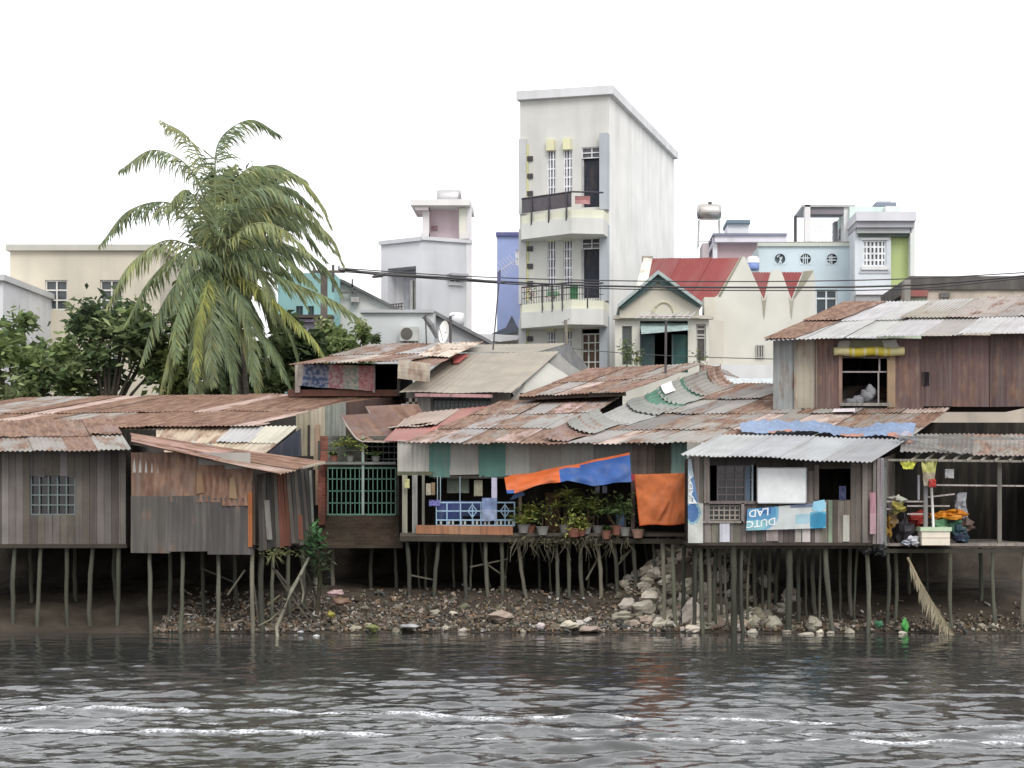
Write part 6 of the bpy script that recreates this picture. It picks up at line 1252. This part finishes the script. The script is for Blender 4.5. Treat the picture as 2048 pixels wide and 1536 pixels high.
# ============================================================ DECK CLUTTER
pd = fl(38.2)
hang('bright yellow plastic bag hung from the lean-to batten, left one', 1797, 918, 1836, 938, 38.2, A(206, 210, 84, .9), seed=21, name='plastic_bag', cat='bag', mat=tarp, taper=10, wr=.06)
hang('long yellow and beige bag hanging from the lean-to roof', 1842, 918, 1874, 972, 38.2, A(196, 196, 120, .85), seed=22, name='plastic_bag', cat='bag', mat=tarp, taper=6, wr=.09, c2=A(176, 164, 140, .8))
hang('red cloth knot at the foot of the long yellow bag', 1858, 958, 1872, 974, 38.15, A(190, 70, 66, .85), seed=23, wr=.06)
hang('small white cup-shaped bag hung in the dark at the deck', 1890, 938, 1908, 956, 38.6, A(226, 226, 226, .9), seed=24, name='plastic_bag', cat='bag', mat=tarp, wr=.05)
def heap(label, px, py, Y, items, name='heap', cat='clutter', mat=plastic):
    m = MB()
    for k, (dx, dy, rx, rz, c) in enumerate(items): m.blob(P(px+dx, py+dy, Y), rx, rx*.7, rz, c, seed=k+px*.01, nu=12, nv=8, amp=.6)
    return tag(m.build(name, mat, smooth=False, loc=P(px, py, Y)), label, cat)
heap('orange plastic sheet folded over the deck rail at the right', 1895, 1030, 38.6, [(-20, 2, .24, .06, A(206, 134, 44, .9)), (0, 0, .3, .11, A(214, 140, 44, .9)), (20, -2, .22, .09, A(200, 124, 40, .9))], 'orange_sheet', 'sheet', tarp)
heap('green folded net under the orange sheet', 1893, 1050, 38.7, [(-12, 0, .28, .12, A(110, 156, 120, .8)), (16, 4, .26, .14, A(96, 146, 120, .8))], 'green_net', 'net', tarp)
heap('red plastic basin on the deck behind the posts', 1836, 1040, 39, [(0, 0, .24, .16, A(176, 66, 60, .85))], 'basin', 'basin')
heap('yellow brown sack standing on the deck', 1776, 1052, 38.6, [(0, 0, .16, .24, A(172, 132, 62, .8)), (10, -12, .14, .14, A(160, 140, 110, .8))], 'sack', 'sack', cloth)
heap('pale sack with a yellow base slung on the deck rail', 1793, 1006, 38.4, [(0, -6, .2, .09, A(200, 200, 186, .85)), (4, 8, .19, .12, A(182, 170, 92, .8))], 'sack', 'sack', cloth)
heap('white plastic bag lying on the deck beside the crate', 1826, 1082, 38.2, [(0, 0, .16, .1, A(214, 216, 222, .9)), (-14, 3, .14, .06, A(196, 200, 212, .9))], 'plastic_bag', 'bag', tarp)
heap('white sack at the right edge of the deck', 1922, 1012, 39, [(0, 0, .2, .3, A(206, 208, 214, .85))], 'sack', 'sack', cloth)
heap('dark blue bundle of clothes on the deck right of the crate', 1922, 1066, 38.6, [(0, 0, .24, .2, A(66, 90, 104, .8)), (10, -16, .2, .14, A(110, 90, 84, .8)), (0, 10, .2, .12, A(50, 56, 80, .8))], 'clothes_bundle', 'bundle', cloth)
heap('black plastic bag slumped at the corner of the porch shack floor', 1752, 1088, 37.9, [(0, -2, .2, .16, A(48, 54, 54, .8)), (-16, 6, .22, .14, A(58, 62, 58, .8)), (8, 12, .18, .12, A(46, 50, 50, .8))], 'plastic_bag', 'bag', tarp)
heap('dark stove-like pot standing on the deck between the sacks', 1806, 1062, 38.8, [(0, 0, .22, .3, A(62, 60, 64, .8))], 'pot', 'pot')
o = thing('crate', 'white foam crate with a pale green lid on the deck edge', 'crate', pd(1869, 1091))
m = MB(); m.pbox(pd, 1840, 1062, 1896, 1090, -.2, .25, A(226, 216, 198, .9)); m.pbox(pd, 1840, 1074, 1896, 1076, -.206, -.19, A(200, 184, 170, .9)); m.build('box', plastic, o); m = MB(); m.pbox(pd, 1837, 1054, 1899, 1062, -.23, .28, A(190, 206, 176, .9)); m.build('lid', plastic, o)
m = MB(); m.tube([pd(1863, 975, .0), pd(1867, 1056, .0)], .03, A(220, 218, 214, .9), n=8); tag(m.build('pole', plastic, smooth=True, loc=pd(1867, 1056)), 'white plastic pole standing on the foam crate', 'pole')

# ============================================================ STONES, LITTER
def stone_thing(label, px, py, Y, rx, rz, c, seed, group=None, name='rubble_stone'):
    x = xat(px, Y); z = zat(py, Y); m = MB(); m.blob((x, Y, z), rx, rx*.8, rz, c, seed=seed, nu=10, nv=7, amp=.38)
    return tag(m.build(name, stone, loc=(x, Y, z)), label, 'stone', group)
SC_ = [A(190, 184, 168, .75), A(168, 162, 146, .75), A(206, 196, 182, .75), A(140, 134, 120, .75), A(176, 160, 146, .75), A(128, 124, 110, .75)]
big = [('large pale boulder at the left foot of the rubble heap', 1288, 1215, 38.9, .26, .18, 0), ('smooth pale stone above the large boulder', 1298, 1192, 39.3, .22, .14, 2), ('cream pointed stone between the stilts near the water', 1384, 1226, 38.5, .24, .28, 2), ('rounded pale stone behind the stilts at the right water edge', 1626, 1248, 38, .2, .15, 1),
       ('flat white stone just above the water right of the heap', 1386, 1258, 37.9, .2, .09, 2), ('flat pale stone lying in the water below the thick stilt', 1614, 1270, 37.4, .2, .06, 0), ('wide flat slab on the mud in the middle of the bank', 1003, 1232, 38.5, .3, .13, 4), ('pale flat slab at the water edge right of the middle', 1140, 1250, 38, .2, .09, 2), ('tilted long slab at the water edge', 1180, 1258, 37.9, .28, .07, 4), ('grey slab left of the rubble heap', 1248, 1232, 38.4, .25, .1, 1)]
for k, (lab, px, py, Y, rx, rz, ci) in enumerate(big): stone_thing(lab, px, py, Y, rx, rz, vary(SC_[ci], .08), 900+k)
rr = random.Random(77)
for k in range(250):
    x = rr.gauss(2.9, 1.0); y = rr.uniform(38.2, 41.1); 
    if x < 1.1 or x > 5.2: continue
    z = ground_z(x, y); r_ = rr.uniform(.09, .23); m = MB(); m.blob((x, y, z+r_*.25), r_, r_*.8, r_*rr.uniform(.5, .85), vary(rr.choice(SC_), .15, rr), seed=k+20, nu=9, nv=6, amp=.42)
    tag(m.build('rubble_stone', stone, loc=(x, y, z)), 'small grey stone of the rubble heap behind the right-hand stilts', 'stone', 'stones of the rubble heap')
for k in range(46):
    x = rr.uniform(-6.2, 1.5) if k < 26 else rr.uniform(3.5, 9.6); y = rr.uniform(37.9, 39.6) if k < 26 else rr.uniform(37.6, 38.6); z = max(0, ground_z(x, y)); r_ = rr.uniform(.06, .15); m = MB(); m.blob((x, y, z+r_*.15), r_, r_*.8, r_*rr.uniform(.35, .7), vary(rr.choice(SC_), .2, rr), seed=k+320, nu=9, nv=6, amp=.42)
    tag(m.build('bank_stone', stone, loc=(x, y, z)), 'small stone lying on the mud bank or at the waterline', 'stone', 'stones along the mud bank')
m = MB(); rr = random.Random(8)
LC = [A(96, 84, 70, .75), A(110, 94, 80, .75), A(86, 76, 64, .75), A(120, 104, 88, .75), A(176, 166, 150, .75), A(156, 138, 122, .75), A(140, 118, 98, .75), A(150, 130, 108, .75), A(128, 108, 90, .75), A(170, 166, 158, .7), A(140, 128, 120, .7), A(190, 184, 178, .7), A(116, 108, 98, .7), A(150, 136, 126, .7), A(120, 118, 106, .7), A(104, 108, 108, .7), A(150, 134, 114, .7), A(90, 86, 78, .7), A(124, 122, 104, .7), A(80, 74, 66, .7), A(130, 124, 114, .7), A(84, 78, 70, .7), A(100, 92, 82, .7)]
for k in range(8500):
    x = rr.uniform(-9.5, 2.2) if k < 7000 else rr.uniform(2.2, 11); y = 37.9+abs(rr.gauss(0, 1.15)) if k < 7000 else 37.9+abs(rr.gauss(0, .7))
    z = ground_z(x, y)
    if z < .01: continue
    l = rr.uniform(.010, .045)*(2.8 if rr.random() < .06 else 1); t = rr.uniform(0, PI); a = Vector((math.cos(t), math.sin(t), rr.uniform(-.3, .5)))*l; b_ = Vector((-math.sin(t), math.cos(t), rr.uniform(-.2, .6)))*l*rr.uniform(.3, .8); c_ = Vector((x, y, z+.02)); n_ = Vector((0, 0, rr.uniform(.01, .05)))
    q = [c_-a-b_, c_+a-b_*.7, c_+a*.8+b_, c_-a*.9+b_]; m.hexa(q+[p+n_ for p in q], vary(rr.choice(LC), .2, rr))
tag(m.build('litter', stone), 'scattered litter and rubble bits covering the mud bank', 'litter', kind='stuff')
for lab, px, py, Y, c, rx, rz, nm in (('bright green plastic bag at the right water edge', 1810, 1252, 37.7, A(84, 170, 84, .85), .11, .13, 'plastic_bag'), ('small green bottle lump left of the bright green bag', 1757, 1248, 37.7, A(76, 130, 96, .8), .1, .08, 'plastic_bag'), ('white foam lump floating at the left waterline', 632, 1273, 37, A(220, 220, 222, .9), .09, .035, 'foam_piece'), ('smaller white foam lump left of the floating one', 601, 1264, 37.3, A(206, 206, 210, .9), .07, .03, 'foam_piece'),
        ('yellow plastic bag on the mud near the shrub', 662, 1228, 38.2, A(176, 168, 84, .8), .12, .07, 'plastic_bag'), ('brown sack on the mud bank left of the stilts', 682, 1203, 38.8, A(150, 118, 98, .75), .22, .08, 'sack'), ('pale pink plastic bag on the mud bank at the left', 672, 1186, 39, A(206, 176, 176, .85), .2, .07, 'plastic_bag'), ('white and pink plastic bag at the water edge right of the middle', 1080, 1252, 38, A(220, 206, 206, .9), .1, .07, 'plastic_bag'), ('yellow green weed clump at the left water edge', 745, 1255, 37.8, A(150, 156, 100, .75), .18, .07, 'weed_clump'), ('white flat plastic sheet at the water edge left of middle', 820, 1252, 37.9, A(196, 196, 196, .85), .25, .04, 'plastic_sheet')):
    m = MB(); m.blob(P(px, py, Y), rx, rx*.7, rz, c, seed=px*.13, nu=16, nv=10, amp=.5); tag(m.build(nm, tarp, smooth=True, loc=P(px, py, Y)), lab, nm.split('_')[-1] if nm != 'plastic_bag' else 'bag')

# more clutter in the veranda's depth
for lab, l, t, r, b, Yq, c, nm in (('tall brown cupboard standing in the shade of the veranda', 1090, 985, 1120, 1066, 41.6, A(120, 96, 76, .8), 'cupboard'), ('pale blue plastic barrel at the back of the veranda', 1232, 1012, 1252, 1066, 41.2, A(100, 130, 160, .8), 'barrel'), ('low wooden table at the back of the veranda under the tarp', 1140, 1032, 1190, 1040, 41.4, A(130, 110, 90, .8), 'table')):
    o = thing(nm, lab, nm, P((l+r)/2, 1066, Yq)); q_ = fl(Yq); m = MB()
    if nm == 'cupboard':
        m.pbox(q_, l, t, r, b, 0, .4, c); m.build('body', wood, o)
        for x in (l+2, (l+r)/2+1): m = MB(); m.pbox(q_, x, t+4, x+(r-l)/2-3, b-4, -.02, 0, vary(c, .15)); m.build('door', wood, o)
    elif nm == 'barrel':
        p_ = q_((l+r)/2, b); m.lathe(p_, [(.10, 0), (.12, .05), (.125, .3), (.12, .58), (.10, .62)], c); m.build('body', plastic, o, smooth=True); m = MB(); m.lathe(p_+Vector((0, 0, .62)), [(.11, 0), (.11, .04), (.02, .05)], A(60, 80, 110, .8)); m.build('lid', plastic, o)
    else:
        m.pbox(q_, l, t, r, t+4, 0, .5, c); m.build('tabletop', wood, o)
        for x in (l+1, r-4):
            for dd in (.02, .44): m = MB(); m.pbox(q_, x, t+4, x+3, 1066, dd, dd+.04, c); m.build('leg', wood, o)
